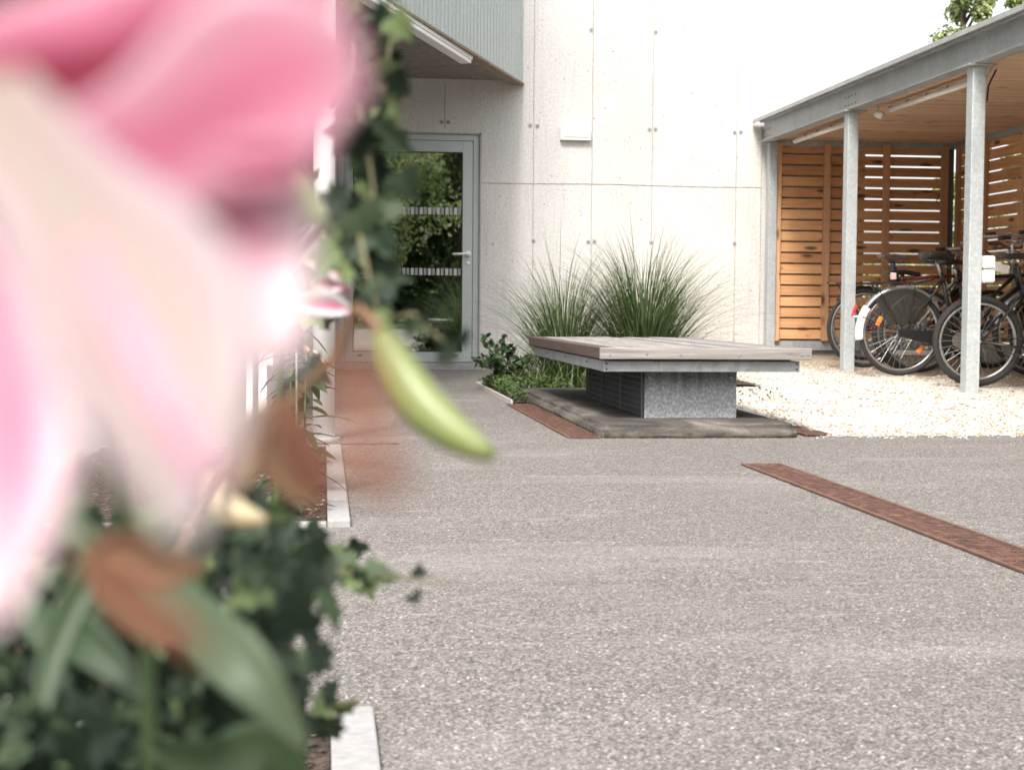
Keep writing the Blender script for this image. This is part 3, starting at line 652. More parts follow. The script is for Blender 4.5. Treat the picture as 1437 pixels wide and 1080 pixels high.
# ------------------------------------------------------------------ bicycles
BLK = simple('black_paint', (.018, .018, .02), .32, .1, .1); TYRE = simple('tyre_rubber', (.022, .021, .020), .8, 0, .3, 90, .001)
RIM = simple('alloy_rim', (.38, .38, .37), .3, .8, .06); STEEL = simple('bike_steel', (.5, .5, .5), .3, .85, .1); SAD = simple('black_vinyl', (.025, .025, .027), .5, 0, .15)
ORG = simple('orange_reflector', (.85, .22, .03), .3); RED = simple('red_reflector', (.55, .02, .03), .3); MUDW = simple('white_mudguard', (.80, .80, .80), .35)
SILV = simple('silver_mudguard', (.28, .28, .29), .3, .6); CREAM = simple('beige_frame_paint', (.46, .38, .30), .35, .2, .08); BLUE = simple('blue_seat_clamp', (.05, .12, .35), .35, .2)
_g = G('net_mesh'); _g.col((.028, .024, .02)).rough(.8); _tr = _g.n('ShaderNodeBsdfTransparent'); _mx = _g.n('ShaderNodeMixShader')
_mx.inputs[0].default_value = .35; _g.nt.links.new(_g.p.outputs[0], _mx.inputs[1]); _g.nt.links.new(_tr.outputs[0], _mx.inputs[2]); _g.nt.links.new(_mx.outputs[0], _g.out.inputs[0]); NET = _g.mat
REDP = simple('dark_red_paint', (.22, .02, .025), .35, .1); GREYS = simple('grey_vinyl', (.30, .29, .28), .5)
def wheel(par, name, x, R, tr, fat=False, discm=None, reflect=False, rimm=RIM):
    e = MB(); e.ring((x, 0, R), R-tr, tr, 72, 8, knob=.004 if fat else 0); wobj = e.build(name, TYRE, par, smooth=not fat)
    q = MB(); q.ring((x, 0, R), R-2*tr-.006, .011 if not fat else .012, 60, 6, sx=.9); q.build('rim', rimm, wobj, smooth=True)
    q = MB(); n = 32
    for k in range(n):
        a = 2*math.pi*k/n; s = 1 if k % 2 else -1; a2 = a+.5*(1 if (k//2) % 2 else -1)
        q.tube([(x+.018*math.cos(a2), s*.028, R+.018*math.sin(a2)), (x+(R-2*tr-.01)*math.cos(a), 0, R+(R-2*tr-.01)*math.sin(a))], .0012, 4, cap=False)
    q.build('spokes', STEEL, wobj)
    q = MB(); q.tube([(x, -.05, R), (x, .05, R)], .016, 12); q.tube([(x, -.07, R), (x, -.05, R)], .008, 8); q.tube([(x, .05, R), (x, .07, R)], .008, 8); q.build('hub', STEEL, wobj, smooth=True)
    if reflect:
        for a in reflect:
            q = MB(); c = Vector((x+.6*R*math.cos(rad(a)), -.014, R+.6*R*math.sin(rad(a)))); dx = Vector((-math.sin(rad(a)), 0, math.cos(rad(a)))); rx = Vector((math.cos(rad(a)), 0, math.sin(rad(a))))
            q.obox(c, dx*.038, Vector((0, .006, 0)), rx*.017); q.build('reflector', ORG, wobj, bevel=.006)
    return wobj
def saddle(par, x, z, mat, style=0, clamp=BLK):
    prof = [(-.13, .078), (-.11, .09), (-.06, .085), (0, .055), (.06, .028), (.12, .02), (.15, .012)] if style == 0 else [(-.12, .10), (-.09, .115), (-.03, .11), (.03, .07), (.09, .035), (.13, .022)]
    b = MB(); th = .03 if style == 0 else .055; vs = []; n = 10
    for i, (px, hw) in enumerate(prof):
        zt = .012*math.cos(px*18) + (.014 if px < -.06 else 0)
        for k in range(n):
            a = 2*math.pi*k/n; vs.append((x+px, hw*math.cos(a), z+zt+(.012 if math.sin(a) > 0 else th)*math.sin(a)))
    b.add(vs, [(i*n+k, i*n+(k+1)%n, (i+1)*n+(k+1)%n, (i+1)*n+k) for i in range(len(prof)-1) for k in range(n)]+[tuple(range(n))[::-1], tuple(range((len(prof)-1)*n, len(prof)*n))])
    o = b.build('saddle', mat, par, smooth=True)
    r_ = MB()
    for s in (-.02, .02): r_.tube([(x-.11, s*1.8, z-.01), (x-.05, s, z-.045), (x+.05, s, z-.045), (x+.12, s*.4, z-.008)], .0035, 6)
    r_.build('rails', STEEL, o); return o
def bicycle(label, loc, yaw=0, lean=0, R=.345, tr=.017, fat=False, paint=BLK, wb=1.08, saddle_z=.95, sad=SAD, sstyle=0, city=False, mtb=False, mud=None, flatbar=True, reflect=None, hbz=1.02, step=False, clamp=None, rack=False, barback=-.12, lights=False, extra=None):
    t = thing('bicycle', label, 'bicycle', loc, 'bicycles parked in the shelter', (lean, 0, yaw))
    bb = Vector((.44, 0, R-.055)); hub = Vector((0, 0, R)); st = Vector((.44-.13, 0, R+.42 if not mtb else R+.36)); fh = Vector((wb, 0, R)); hd0 = Vector((wb-.14, 0, R+.33)); hd1 = Vector((wb-.19, 0, R+.50))
    b = MB(); fr_ = .0155 if not mtb else .019
    b.tube([bb, st+Vector((-.01, 0, .04))], fr_, 12); b.tube([hd0, hd1], .02, 12)
    b.tube([bb+Vector((0, 0, .01)), hd0+Vector((0, 0, .03))], fr_*1.15, 12)
    b.tube([st if not step else bb.lerp(st, .35), hd1+Vector((0, 0, -.05))] if not step else [bb.lerp(st, .3), bb.lerp(st, .35)+Vector((.18, 0, .03)), hd1+Vector((0, 0, -.06))], fr_, 12)
    b.tube([bb+Vector((0, -.04, 0)), bb+Vector((0, .04, 0))], .022, 14)
    for s in (-1, 1):
        b.tube([bb+Vector((-.02, s*.02, 0)), bb+Vector((-.12, s*.045, .01)), hub+Vector((0, s*.062, 0))], .009, 8)
        b.tube([st+Vector((0, s*.015, -.02)), st+Vector((-.05, s*.045, -.08)), hub+Vector((0, s*.062, 0))], .0075, 8)
    frame = b.build('frame', paint, t, smooth=True)
    b = MB()
    for s in (-1, 1): b.tube([hd0+Vector((.0, s*.03, -.03)), fh+Vector((-.07, s*.055, .22)), fh+Vector((0, s*.055, 0))], [.016, .014, .009], 10)
    b.tube([hd0+Vector((0, -.045, -.025)), hd0+Vector((0, .045, -.025))], .018, 10)
    b.build('fork', paint if not mtb else BLK, t, smooth=True)
    wheel(t, 'rear_wheel', 0, R, tr, fat, reflect=reflect); wheel(t, 'front_wheel', wb, R, tr, fat, reflect=None)
    b = MB(); b.tube([st, Vector((st.x-.30*(saddle_z-st.z), 0, saddle_z-.04))], .0135, 12); sp_ = b.build('seatpost', STEEL if not mtb else BLK, t, smooth=True)
    if clamp: MB().tube([st.lerp(Vector((st.x-.3*(saddle_z-st.z), 0, saddle_z)), .35), Vector((st.x-.30*(saddle_z-st.z), 0, saddle_z-.035))], .019, 12).build('seat_clamp', clamp, t, smooth=True)
    saddle(t, st.x-.30*(saddle_z-st.z)+.01, saddle_z, sad, sstyle)
    b = MB(); tp = Vector((hd1.x-.03, 0, hbz-.04)); b.tube([hd1, tp, tp+Vector((.05, 0, .03))], .0135, 10); b.build('stem', STEEL, t, smooth=True)
    b = MB(); hx = tp.x+.05; hz = hbz
    pts = [(hx+barback, -.29, hz+.02), (hx+barback*.35, -.22, hz+.03), (hx, -.08, hz-.01), (hx, .08, hz-.01), (hx+barback*.35, .22, hz+.03), (hx+barback, .29, hz+.02)]
    b.tube(pts, .011, 10); hb = b.build('handlebar', STEEL if not mtb else BLK, t, smooth=True)
    b = MB()
    for s in (-1, 1): b.tube([(hx+barback*1.0, s*.29, hz+.02), (hx+barback*1.5, s*.31, hz+.015)] if abs(barback) > .05 else [(hx, s*.24, hz+.025), (hx+barback, s*.33, hz+.02)], .016, 10)
    b.each('grip', SAD, hb, smooth=True)
    b = MB()
    for s in (-1, 1): b.tube([(hx+.01, s*.20, hz+.01), (hx+.05, s*.22, hz-.01), (hx+.03, s*.28, hz-.02)], .006, 6)
    for s in (-1, 1): b.tube([(hx+.03, s*.18, hz), (hx+.12, s*.10, hz-.05), (hx+.08, s*.02, hz-.16), (hd1.x+.03, s*.02, hd1.z-.02)], .0025, 5)
    b.build('brake_levers', BLK, hb)
    b = MB(); b.ring((bb.x, -.055, bb.z), .07, .006, 36, 4); b.disc((bb.x, -.055, bb.z), .062, .003, 30)
    for a, s in ((25, -1), (205, 1)):
        e_ = Vector((bb.x+.17*math.cos(rad(a)), s*.07, bb.z+.17*math.sin(rad(a)))); b.tube([Vector((bb.x, s*.06, bb.z)), e_], [.011, .008], 8)
    ck = b.build('crankset', STEEL, t)
    for a, s in ((25, -1), (205, 1)):
        e_ = Vector((bb.x+.17*math.cos(rad(a)), s*.12, bb.z+.17*math.sin(rad(a)))); MB().obox(e_, Vector((.045, 0, 0)), Vector((0, .045, 0)), Vector((0, 0, .011))).build('pedal', STEEL if city else BLK, t, bevel=.004)
    b = MB(); b.tube([hub+Vector((0, -.052, .035)), bb+Vector((0, -.052, .07))], .004, 5); b.tube([hub+Vector((0, -.052, -.035)), bb+Vector((0, -.052, -.07))], .004, 5); b.disc(hub+Vector((0, -.052, 0)), .045 if mtb else .035, .018, 24); b.build('chain', simple('chain_dark', (.06, .055, .05), .5, .5), t)
    if city:
        b = MB(); z0 = bb.z; pr = [(-.05, R+.030), (.40, z0+.062), (.50, z0+.062), (.53, z0+.02), (.51, z0-.05), (.45, z0-.062), (-.05, R-.030)]
        n = len(pr); b.add([(x, -.075, z) for x, z in pr]+[(x, -.063, z) for x, z in pr], [tuple(range(n)), tuple(range(2*n-1, n-1, -1))]+[(i, n+i, n+(i+1)%n, (i+1)%n) for i in range(n)]); b.build('chain_guard', BLK, t, bevel=.004)
        b = MB(); b.disc((bb.x, -.082, bb.z), .062, .004, 30); b.disc((bb.x, -.086, bb.z), .012, .008, 16); b.build('chainring_disc', simple('disc_grey', (.30, .28, .25), .4, .5), t)
    if mud:
        rear, a0, a1 = mud; b = MB(); n = 30; vs = []; RR = R+.018
        for i in range(n+1):
            a = rad(a0+(a1-a0)*i/n)
            for yy, dr_ in ((-.031, -.02), (-.02, 0), (0, .006), (.02, 0), (.031, -.02)): vs.append((RR*math.cos(a)+dr_*math.cos(a), yy, R+(RR+dr_)*math.sin(a)))
        b.add(vs, [(i*5+j, i*5+j+1, (i+1)*5+j+1, (i+1)*5+j) for i in range(n) for j in range(4)])
        mo = b.build('rear_mudguard', rear, t, smooth=True); s_ = mo.modifiers.new('t', 'SOLIDIFY'); s_.thickness = .002
        b = MB()
        for i in range(len(vs)): vs[i] = (vs[i][0]+wb, vs[i][1], vs[i][2])
        b.add(vs, [(i*5+j, i*5+j+1, (i+1)*5+j+1, (i+1)*5+j) for i in range(n) for j in range(4)]); b.build('front_mudguard', rear, t, smooth=True)
        b = MB()
        for s in (-1, 1): b.tube([hub+Vector((0, s*.065, 0)), Vector((RR*math.cos(rad(160)), s*.03, R+RR*math.sin(rad(160))))], .0025, 5)
        b.build('mudguard_stays', BLK, t)
    if rack:
        b = MB(); z = 2*R+.045
        for s in (-.055, .055): b.tube([(-.33, s*.6, z), (-.28, s, z), (.10, s, z), (.24, s*.4, z+.03)], .0055, 8)
        for x in (-.28, -.12, .02, .12): b.tube([(x, -.055, z), (x, .055, z)], .004, 6)
        for s in (-1, 1):
            b.tube([(-.24, s*.055, z), (-.13, s*.06, z-.18), (0, s*.072, R)], .0055, 8); b.tube([(.08, s*.055, z), (.04, s*.065, R+.15), (0, s*.072, R)], .005, 8)
        b.build('rack', BLK, t)
    return t
# silver / white mudguard city bike
def gz(y): return GZ(y)+.004
bC = bicycle('black city bicycle with white tailed mudguard and dark skirt guard, nearest the far free post', (4.40, 11.62, gz(11.62)), 0, rad(3), R=.335, tr=.0185, saddle_z=.93, sstyle=1, city=True, mud=(SILV, 30, 168), reflect=(155, 320), rack=True, step=True, hbz=1.05, barback=-.2)
b = MB(); Rr = .335; pr = [(Rr*1.0*math.cos(rad(a)), Rr+Rr*1.0*math.sin(rad(a))) for a in range(48, 134, 6)]
pr += [(-.12, Rr+.06), (.10, Rr+.06)]; n = len(pr)
b.add([(x, -.040, z) for x, z in pr]+[(x, -.037, z) for x, z in pr], [tuple(range(n)), tuple(range(2*n-1, n-1, -1))]+[(i, n+i, n+(i+1)%n, (i+1)%n) for i in range(n)]); b.build('skirt_guard', NET, bC)
b = MB(); n = 14; vs = []; RR = .335+.024       # the white tail of the mudguard
for i in range(n+1):
    a = rad(146+(190-146)*i/n); wd = .034
    for yy, d_ in ((-wd, -.045), (-.024, 0), (0, .006), (.024, 0), (wd, -.045)): vs.append(((RR+d_)*math.cos(a), yy, .335+(RR+d_)*math.sin(a)))
b.add(vs, [(i*5+j, i*5+j+1, (i+1)*5+j+1, (i+1)*5+j) for i in range(n) for j in range(4)]); mo = b.build('mudguard_tail', MUDW, bC, smooth=True); mo.modifiers.new('t', 'SOLIDIFY').thickness = .003
tl = MB().obox((-.378, 0, .50), Vector((.008, 0, .002)), Vector((0, .022, 0)), Vector((.012, 0, .038))).build('rear_light', RED, bC, bevel=.004)
MB().obox((-.372, 0, .455), Vector((.016, 0, 0)), Vector((0, .028, 0)), Vector((0, 0, .006))).build('light_bracket', MUDW, tl)
MB().obox((-.10, -.055, .765), Vector((.02, 0, 0)), Vector((0, .018, 0)), Vector((0, 0, .026))).build('lock_box', simple('pink_grey_lock', (.55, .36, .36), .4), bC, bevel=.006)
bicycle('bicycle with grey saddle on blue seat clamp, furthest back by the slats', (4.93, 13.95, gz(13.95)), rad(2), rad(2), R=.33, tr=.014, saddle_z=.955, sad=GREYS, clamp=BLUE, paint=BLK, hbz=1.0, mud=(BLK, 60, 140), barback=-.03)
bicycle('dark bicycle with low black saddle just behind the white tailed city bicycle', (4.52, 12.75, gz(12.75)), rad(-3), rad(2), R=.33, tr=.017, saddle_z=.80, paint=REDP, rack=True, hbz=.98, barback=-.15)
bicycle('beige framed mountain bicycle behind the near post, frame tubes rising to the right', (4.74, 12.35, gz(12.35)), rad(6), rad(3), R=.325, tr=.022, fat=True, saddle_z=.90, paint=CREAM, mtb=True, hbz=1.02, barback=-.03)
bE = bicycle('black mountain bicycle with knobbly tyres crossing behind the near galvanised post', (4.60, 10.42, gz(10.42)), rad(-6), rad(3), R=.315, tr=.023, fat=True, saddle_z=.905, paint=BLK, mtb=True, hbz=.98, barback=-.03, rimm=None) if False else bicycle('black mountain bicycle with knobbly tyres crossing behind the near galvanised post', (4.50, 10.42, gz(10.42)), rad(-6), rad(3), R=.315, tr=.023, fat=True, saddle_z=.905, paint=BLK, mtb=True, hbz=.98, barback=-.03)
MB().obox((.14, 0, .82), Vector((.055, 0, -.012)), Vector((0, .03, 0)), Vector((.006, 0, .03))).build('saddle_bag', simple('pale_bag', (.55, .50, .45), .7), bE, bevel=.01)
bicycle('black bicycle with tall swept handlebar at the right edge of the photo', (4.72, 12.05, gz(12.05)), rad(1), rad(1), R=.335, tr=.017, saddle_z=.88, paint=BLK, hbz=1.10, barback=-.16)
bg = MB(); bg.tube([(5.07, 10.6, .70), (5.08, 10.6, .62), (5.10, 10.6, .50)], [.03, .045, .035], 10)
tag(bg.build('pannier_bag', simple('red_cloth', (.50, .03, .05), .7), smooth=True), 'small red cloth bag hanging among the bicycles at the right edge', 'bag')

# ------------------------------------------------------------------ plants
GRN = leafmat('grass_blade', [(0.0, (.035, .07, .022)), (.5, (.10, .17, .055)), (.85, (.22, .30, .12)), (1.0, (.42, .40, .24))], .5, .35)
def blade(b, p, az, L, lean, w_, droop, r, segs=9):
    d = Vector((math.cos(az), math.sin(az), 0)); sd = Vector((-math.sin(az), math.cos(az), 0)); pos = Vector(p); ang = rad(90)-lean; vs = []
    for i in range(segs+1):
        t = i/segs; ww = w_*(1-t**2.2)*.5+.0004
        vs += [pos-sd*ww, pos+Vector((0, 0, -ww*.35)), pos+sd*ww]
        pos = pos+(d*math.cos(ang)+Vector((0, 0, 1))*math.sin(ang))*(L/segs); ang -= droop*(t**1.2+.08)/segs*2.2
    b.add(vs, [(3*i+k, 3*i+k+1, 3*i+4+k, 3*i+3+k) for i in range(segs) for k in (0, 1)], 0, r)
def grass(x, y, z, n, H, label, seed, spread=.09, wide=1.0):
    random.seed(seed); b = MB()
    for i in range(n):
        a = random.uniform(0, 6.283); rr = spread*math.sqrt(random.random()); L = H*random.uniform(.62, 1.12)
        lean = min(1.3, abs(random.gauss(.34, .36))*wide); 
        if random.random() < .25: L *= .6; lean += .4
        if random.random() < .06: L *= 1.15
        blade(b, (rr*math.cos(a), rr*math.sin(a), 0), a+random.uniform(-.5, .5), L, lean, random.uniform(.0035, .0065), random.uniform(.55, 1.55)+.25*lean, min(1, random.random()**1.2+(.25 if random.random() < .05 else 0)))
    for i in range(int(n*.11)):      # long arching outer blades and a few dead ones
        a = random.uniform(0, 6.283); rr = spread*.9*math.sqrt(random.random())
        blade(b, (rr*math.cos(a), rr*math.sin(a), 0), a, H*random.uniform(.85, 1.12), random.uniform(.2, .6), random.uniform(.004, .006), random.uniform(.9, 1.7), random.choice((.3, .6, .8, .98)), 12)
    t = thing('ornamental_grass', label, 'grass clump', (x, y, z), 'ornamental grasses behind the bench')
    b.build('blades', GRN, t); c = MB()
    for i in range(90):
        a = random.uniform(0, 6.28); rr = spread*random.random(); blade(c, (rr*math.cos(a), rr*math.sin(a), 0), a, random.uniform(.1, .3), random.uniform(0, .4), .006, .5, .97)
    c.build('stem_base', GRN, t)
grass(1.70, 11.05, .02, 850, 1.03, 'left, thinner clump of arching ornamental grass behind the bench', 3, .10, 1.1)
grass(2.27, 11.0, .08, 1500, 1.07, 'right, fuller and taller clump of arching ornamental grass behind the bench', 5, .13, 1.0)
def leaf(b, p, nrm_, up, L, W, r, fold=.25, m=0, lobes=False, bend=.2):
    nrm_ = nrm_.normalized(); up = (up-nrm_*up.dot(nrm_)).normalized(); sd = up.cross(nrm_)
    if lobes: out = [(0, 0), (.30, -.10), (.62, .10), (.40, .28), (.50, .62), (.22, .62), (0, 1.0)]
    else: out = [(0, 0), (.28, .18), (.44, .42), (.38, .70), (.20, .90), (0, 1.03)]
    n = len(out); vs = []
    for s in (-1, 1):
        for x, y in out: vs.append(p+sd*(s*x*W)+up*(y*L)+nrm_*(fold*abs(x)*W-bend*L*y*y))
    fs = []
    for s in (0, 1):
        o = s*n
        for i in range(1, n-1):
            pass
    mid = [p+up*(k*L)-nrm_*(bend*L*k*k) for k in (.25, .5, .75)]
    vs += mid; m0 = 2*n
    for s in (0, 1):
        o = s*n; chain = list(range(o, o+n)); ctr = [o, m0, m0+1, m0+2, o+n-1]
        k = n-1; idx = [min(4, max(0, round(out[i][1]*4))) for i in range(n)]
        for i in range(n-1):
            a, c_ = chain[i], chain[i+1]; ia, ic = idx[i], idx[i+1]
            poly = [a, c_]
            cc = [ctr[ic]] if ia == ic else [ctr[ic], ctr[ia]]
            poly = [q for q in poly+cc]; 
            u_ = []
            for q in poly:
                if q not in u_: u_.append(q)
            if len(u_) >= 3: fs.append(u_ if s else u_[::-1])
    b.add(vs, fs, m, r)
rv = lambda: Vector((random.gauss(0, 1), random.gauss(0, 1), random.gauss(0, 1))).normalized()
SHRUB = leafmat('shrub_leaf', [(0.0, (.018, .04, .015)), (.6, (.04, .085, .028)), (1.0, (.10, .17, .06))], .4, .25)
COVER = leafmat('groundcover_leaf', [(0.0, (.03, .06, .015)), (.6, (.07, .12, .03)), (1.0, (.16, .22, .07))], .5, .3)
random.seed(11)
shr = thing('leafy_shrub', 'small dark leafy shrub at the left end of the bench planter', 'shrub', (1.30, 11.0, .02))
b = MB(); st_ = MB()
for k in range(15):
    az = random.uniform(0, 6.28); tip = Vector((random.uniform(-.26, .30), random.uniform(-.3, .3), random.uniform(.15, .36))); mid = tip*.5+Vector((0, 0, .07)); st_.tube([(0.02, 0, 0), mid, tip], [.006, .004, .002], 6)
    for j in range(16):
        t_ = random.uniform(.25, 1.05); q = (mid*(2*t_) if t_ < .5 else mid.lerp(tip, 2*t_-1))+rv()*.02; nn = (rv()+Vector((0, -.5, .7))).normalized(); leaf(b, q, nn, rv()+Vector((0, 0, .3)), random.uniform(.04, .065), random.uniform(.035, .05), random.random())
b.build('foliage', SHRUB, shr); st_.build('stems', simple('stem_brown', (.10, .08, .04), .8), shr)
b = MB()
for i in range(5200):
    if random.random() < .7: x = random.uniform(1.16, 1.62); y = random.uniform(9.5, 11.6)
    else: x = random.uniform(1.16, 2.2); y = random.uniform(10.3, 11.6)
    if 1.24 < x and y < 10.2: continue
    h_ = .02+.11*random.random()*(1-abs(y-10.6)/2.2)
    leaf(b, Vector((x, y, h_)), rv()+Vector((0, -.3, 1)), rv(), random.uniform(.012, .03), random.uniform(.012, .022), random.random())
for i in range(420):
    x = random.uniform(1.3, 2.1); y = random.uniform(10.3, 11.5); blade(b, (x, y, .01), random.uniform(0, 6.28), random.uniform(.15, .36), random.uniform(.1, .6), .006, 1.4, random.choice((.9, 1.0, .3)))
tag(b.build('ground_cover', COVER), 'low green ground cover and pale stalks under the bench grasses', None, None, 'stuff')
# weeds on the gravel
b = MB(); random.seed(21)
for i in range(46):
    x = random.uniform(2.4, 5.0); y = random.uniform(7.3, 12.0); zz = GZ(y)
    for j in range(random.randint(3, 9)): leaf(b, Vector((x+random.gauss(0, .02), y+random.gauss(0, .02), zz+.008)), rv()*.5+Vector((0, -.2, 1)), rv()+Vector((0, 0, .4)), random.uniform(.008, .022), .009, random.random())
for cx_, cy_ in ((2.55, 9.7), (2.75, 9.9), (2.62, 9.2)):
    for j in range(22): leaf(b, Vector((cx_+random.gauss(0, .1), cy_+random.gauss(0, .1), GZ(cy_)+random.uniform(.004, .03))), rv()+Vector((0, 0, 1)), rv(), .02, .014, random.random())
tag(b.build('gravel_weeds', COVER), 'tiny weeds growing through the pale gravel', None, None, 'stuff')

# trees
def tree(name, x, y, H, rx, z0, n, label, stops, seed, ls=.09, group=None):
    random.seed(seed); t = thing(name, label, 'tree', (x, y, -.02), group)
    b = MB(); trunk = [(0, 0, 0), (.04, .02, H*.3), (-.03, 0, H*.6), (0, 0, H*.93)]; b.tube(trunk, [H*.018, H*.014, H*.009, H*.003], 10)
    cl = []
    for k in range(44):
        zz = z0+(H-z0)*random.random(); tt = (zz-z0)/(H-z0); rr = rx*(math.sin(math.pi*min(1, .15+tt*.8))**.7)*random.uniform(.25, 1.0); a = random.uniform(0, 6.28)
        c = Vector((rr*math.cos(a), rr*math.sin(a), zz)); cl.append((c, rx*random.uniform(.22, .42))); b.tube([(0, 0, max(.3, zz-rx*.7)), c*.5+Vector((0, 0, zz*.5-.1)), c], [H*.005, H*.003, H*.001], 5)
    b.build('trunk', simple('bark', (.12, .09, .06), .9), t, smooth=True)
    f_ = MB()
    for i in range(n):
        c, r_ = random.choice(cl); d = rv(); q = c+d*(r_*random.random()**.5); leaf(f_, q, d+rv()*.8+Vector((0, 0, .3)), rv(), ls*random.uniform(.7, 1.2), ls*random.uniform(.6, .9), random.random())
    f_.build('crown', leafmat('tree_leaf', stops, .5, .4), t)
LG = [(0.0, (.22, .27, .08)), (.6, (.38, .44, .18)), (1.0, (.58, .60, .38))]; DG = [(0.0, (.03, .06, .015)), (.6, (.07, .12, .03)), (1.0, (.16, .22, .07))]
tree('slender_tree', 10.45, 25.0, 7.2, .56, 1.5, 13000, 'slender pale green tree top rising above the shelter roof', LG, 31, .085)
tree('slender_tree', 11.65, 25.3, 5.9, .6, 1.5, 5000, 'tree of which only a few leaves show at the top right corner', LG, 32, .085)
tree('garden_tree', 1.3, -17, 7.5, 2.6, 1.6, 9000, 'broad tree seen only as reflection at the right of the door glass', LG, 33, .16)
tree('garden_tree', -3.2, -24, 8.0, 3.4, 1.2, 7000, 'distant tree seen only as reflection at the left of the door glass', DG, 34, .2)
tree('garden_tree', 4.8, -26, 8.5, 3.6, 1.2, 7000, 'dark tree seen as reflection behind the broad one in the door glass', DG, 35, .2)
b = MB(); vs = []; nx, ny = 60, 14  # slope added out of view; covers bright sky gaps reflected in the door glass
for j in range(ny+1):
    for i in range(nx+1):
        x = -120+240*i/nx; y = -45-80*j/ny; vs.append((x, y, -.1+26*(j/ny)**.8*(1+.12*math.sin(x*.05+j))+mn.noise(Vector((x*.2, y*.2, 0)))*1.6*(j > 0)))
b.add(vs, [(j*(nx+1)+i, (j+1)*(nx+1)+i, (j+1)*(nx+1)+i+1, j*(nx+1)+i+1) for j in range(ny) for i in range(nx)])
g = G('backdrop_slope'); g.col(g.ramp(g.noise(1.2, 8, rough=.7), [(.3, (.025, .045, .012)), (.5, (.08, .12, .03)), (.7, (.20, .24, .09))])).rough(1); g.bump(g.noise(1.2, 8), 1.0)
tag(b.build('reflection_backdrop', g.mat, smooth=True), kind='structure')
def hedge(x0, x1, y, z1, th, n, label, seed, stops=DG, ls=.07):
    random.seed(seed); b = MB()
    for i in range(n):
        f_ = random.random(); leaf(b, Vector((random.uniform(x0, x1), y+random.uniform(-th, th), z1*f_*(.92+.1*math.sin(i)))), rv()+Vector((0, -.4, .3)), rv(), ls*random.uniform(.7, 1.3), ls*.8, random.random())
    t = thing('hedge', label, 'hedge', (0, 0, 0)); b.build('foliage', leafmat('hedge_leaf', stops, .5, .35), t)
    s = MB()
    for k in range(int((x1-x0)/.5)): s.tube([(x0+k*.5+.2, y, 0), (x0+k*.5+.25, y, z1*.85)], [.03, .012], 6)
    s.build('stems', simple('bark2', (.12, .09, .06), .9), t)
hedge(5.3, 14, 18.5, 1.25, .4, 14000, 'low green hedge glimpsed through the shelter slats', 41, LG)
hedge(-13, 15, -30, 7.5, 1.2, 16000, 'long hedge reflected dimly in the door glass', 42, DG, .42)

# ------------------------------------------------------------------ lilies and ivy in the foreground
def petal(par, name, pts, widths, mat, cup=.25, tilt=0.0, ns=12, nt=22, ruffle=.03, skew=0.0):
    """petal blade: pts = [(u, v, depth)], widths in metres"""
    P_ = [at(*p) for p in pts]
    def sp_(L, t):
        n = len(L)-1; x = t*n; i = min(int(x), n-1); f_ = x-i
        p0, p1, p2, p3 = L[max(i-1, 0)], L[i], L[i+1], L[min(i+2, n)]
        return .5*((2*p1)+(p2-p0)*f_+(2*p0-5*p1+4*p2-p3)*f_*f_+(3*p1-p0-3*p2+p3)*f_**3)
    vs = []; uv = []
    for j in range(nt+1):
        t = j/nt; c = sp_(P_, t); tg = (sp_(P_, min(1, t+.02))-sp_(P_, max(0, t-.02))).normalized(); view = (c-CAM).normalized()
        sd = tg.cross(view).normalized(); sd = (sd*math.cos(tilt)+view*math.sin(tilt)).normalized(); nn = sd.cross(tg).normalized(); w_ = sp_(widths, t)
        for i in range(ns+1):
            s = 2*i/ns-1
            vs.append(c+sd*(s*w_*.5)-nn*(cup*w_*(s*s-.3))-nn*(ruffle*w_*math.sin(t*17+s*3)*abs(s))+view*(skew*s*w_)); uv.append((i/ns, t))
    b = MB(); b.add(vs, [(j*(ns+1)+i, j*(ns+1)+i+1, (j+1)*(ns+1)+i+1, (j+1)*(ns+1)+i) for j in range(nt) for i in range(ns)]); b.uv = uv
    o = b.build(name, mat, par, smooth=True); so_ = o.modifiers.new('t', 'SOLIDIFY'); so_.thickness = .0008
    return o
PINK = (.60, .19, .29); DPINK = (.30, .022, .06); LPINK = (.56, .27, .34); PWHITE = (.70, .63, .63); CRM = (.45, .41, .345); LEMON = (.55, .50, .33)
PT_PINK = m_petal('petal_pink', PINK, (.54, .22, .31), PWHITE, DPINK, DPINK)
PT_CRIM = m_petal('petal_crimson', (.26, .022, .055), (.52, .14, .23), (.60, .30, .38), (.20, .012, .03), LPINK)
PT_CREAM = m_petal('petal_cream', (.30, .275, .22), (.34, .225, .225), (.37, .31, .305), (.36, .20, .23), (.27, .235, .155))
PT_ROSE = m_petal('petal_rose', (.60, .17, .27), (.66, .32, .41), (.70, .60, .60), DPINK, (.50, .22, .28))
ANTH = simple('rust_anther', (.17, .062, .032), .9, 0, .25, 400); FIL = simple('pale_filament', (.55, .60, .30), .5); STEMG = simple('lily_stem', (.06, .10, .035), .5, 0, .2)
fl = thing('lily_flower', 'huge blurred pink and white lily bloom filling the upper left', 'flower', at(-60, 260, .24))
def rep(o):
    """keep world position when parented to a moved empty"""
    o.matrix_parent_inverse = Matrix.Translation(-o.parent.location); return o
D = .125
PT_BAND = m_petal('petal_band', PINK, (.64, .27, .37), (.66, .40, .47), (.56, .14, .24), (.55, .14, .23))
rep(petal(fl, 'petal', [(-160, 150, D+.026), (60, 112, D+.020), (245, 72, D+.018), (450, -70, D+.02)], [.011, .0145, .0168, .010], PT_CRIM, cup=-.05, ruffle=.01))
rep(petal(fl, 'petal', [(40, 250, D+.020), (220, 205, D+.017), (390, 108, D+.014), (505, 92, D+.016)], [.008, .0135, .0175, .0055], PT_BAND, cup=.02, ruffle=.01))
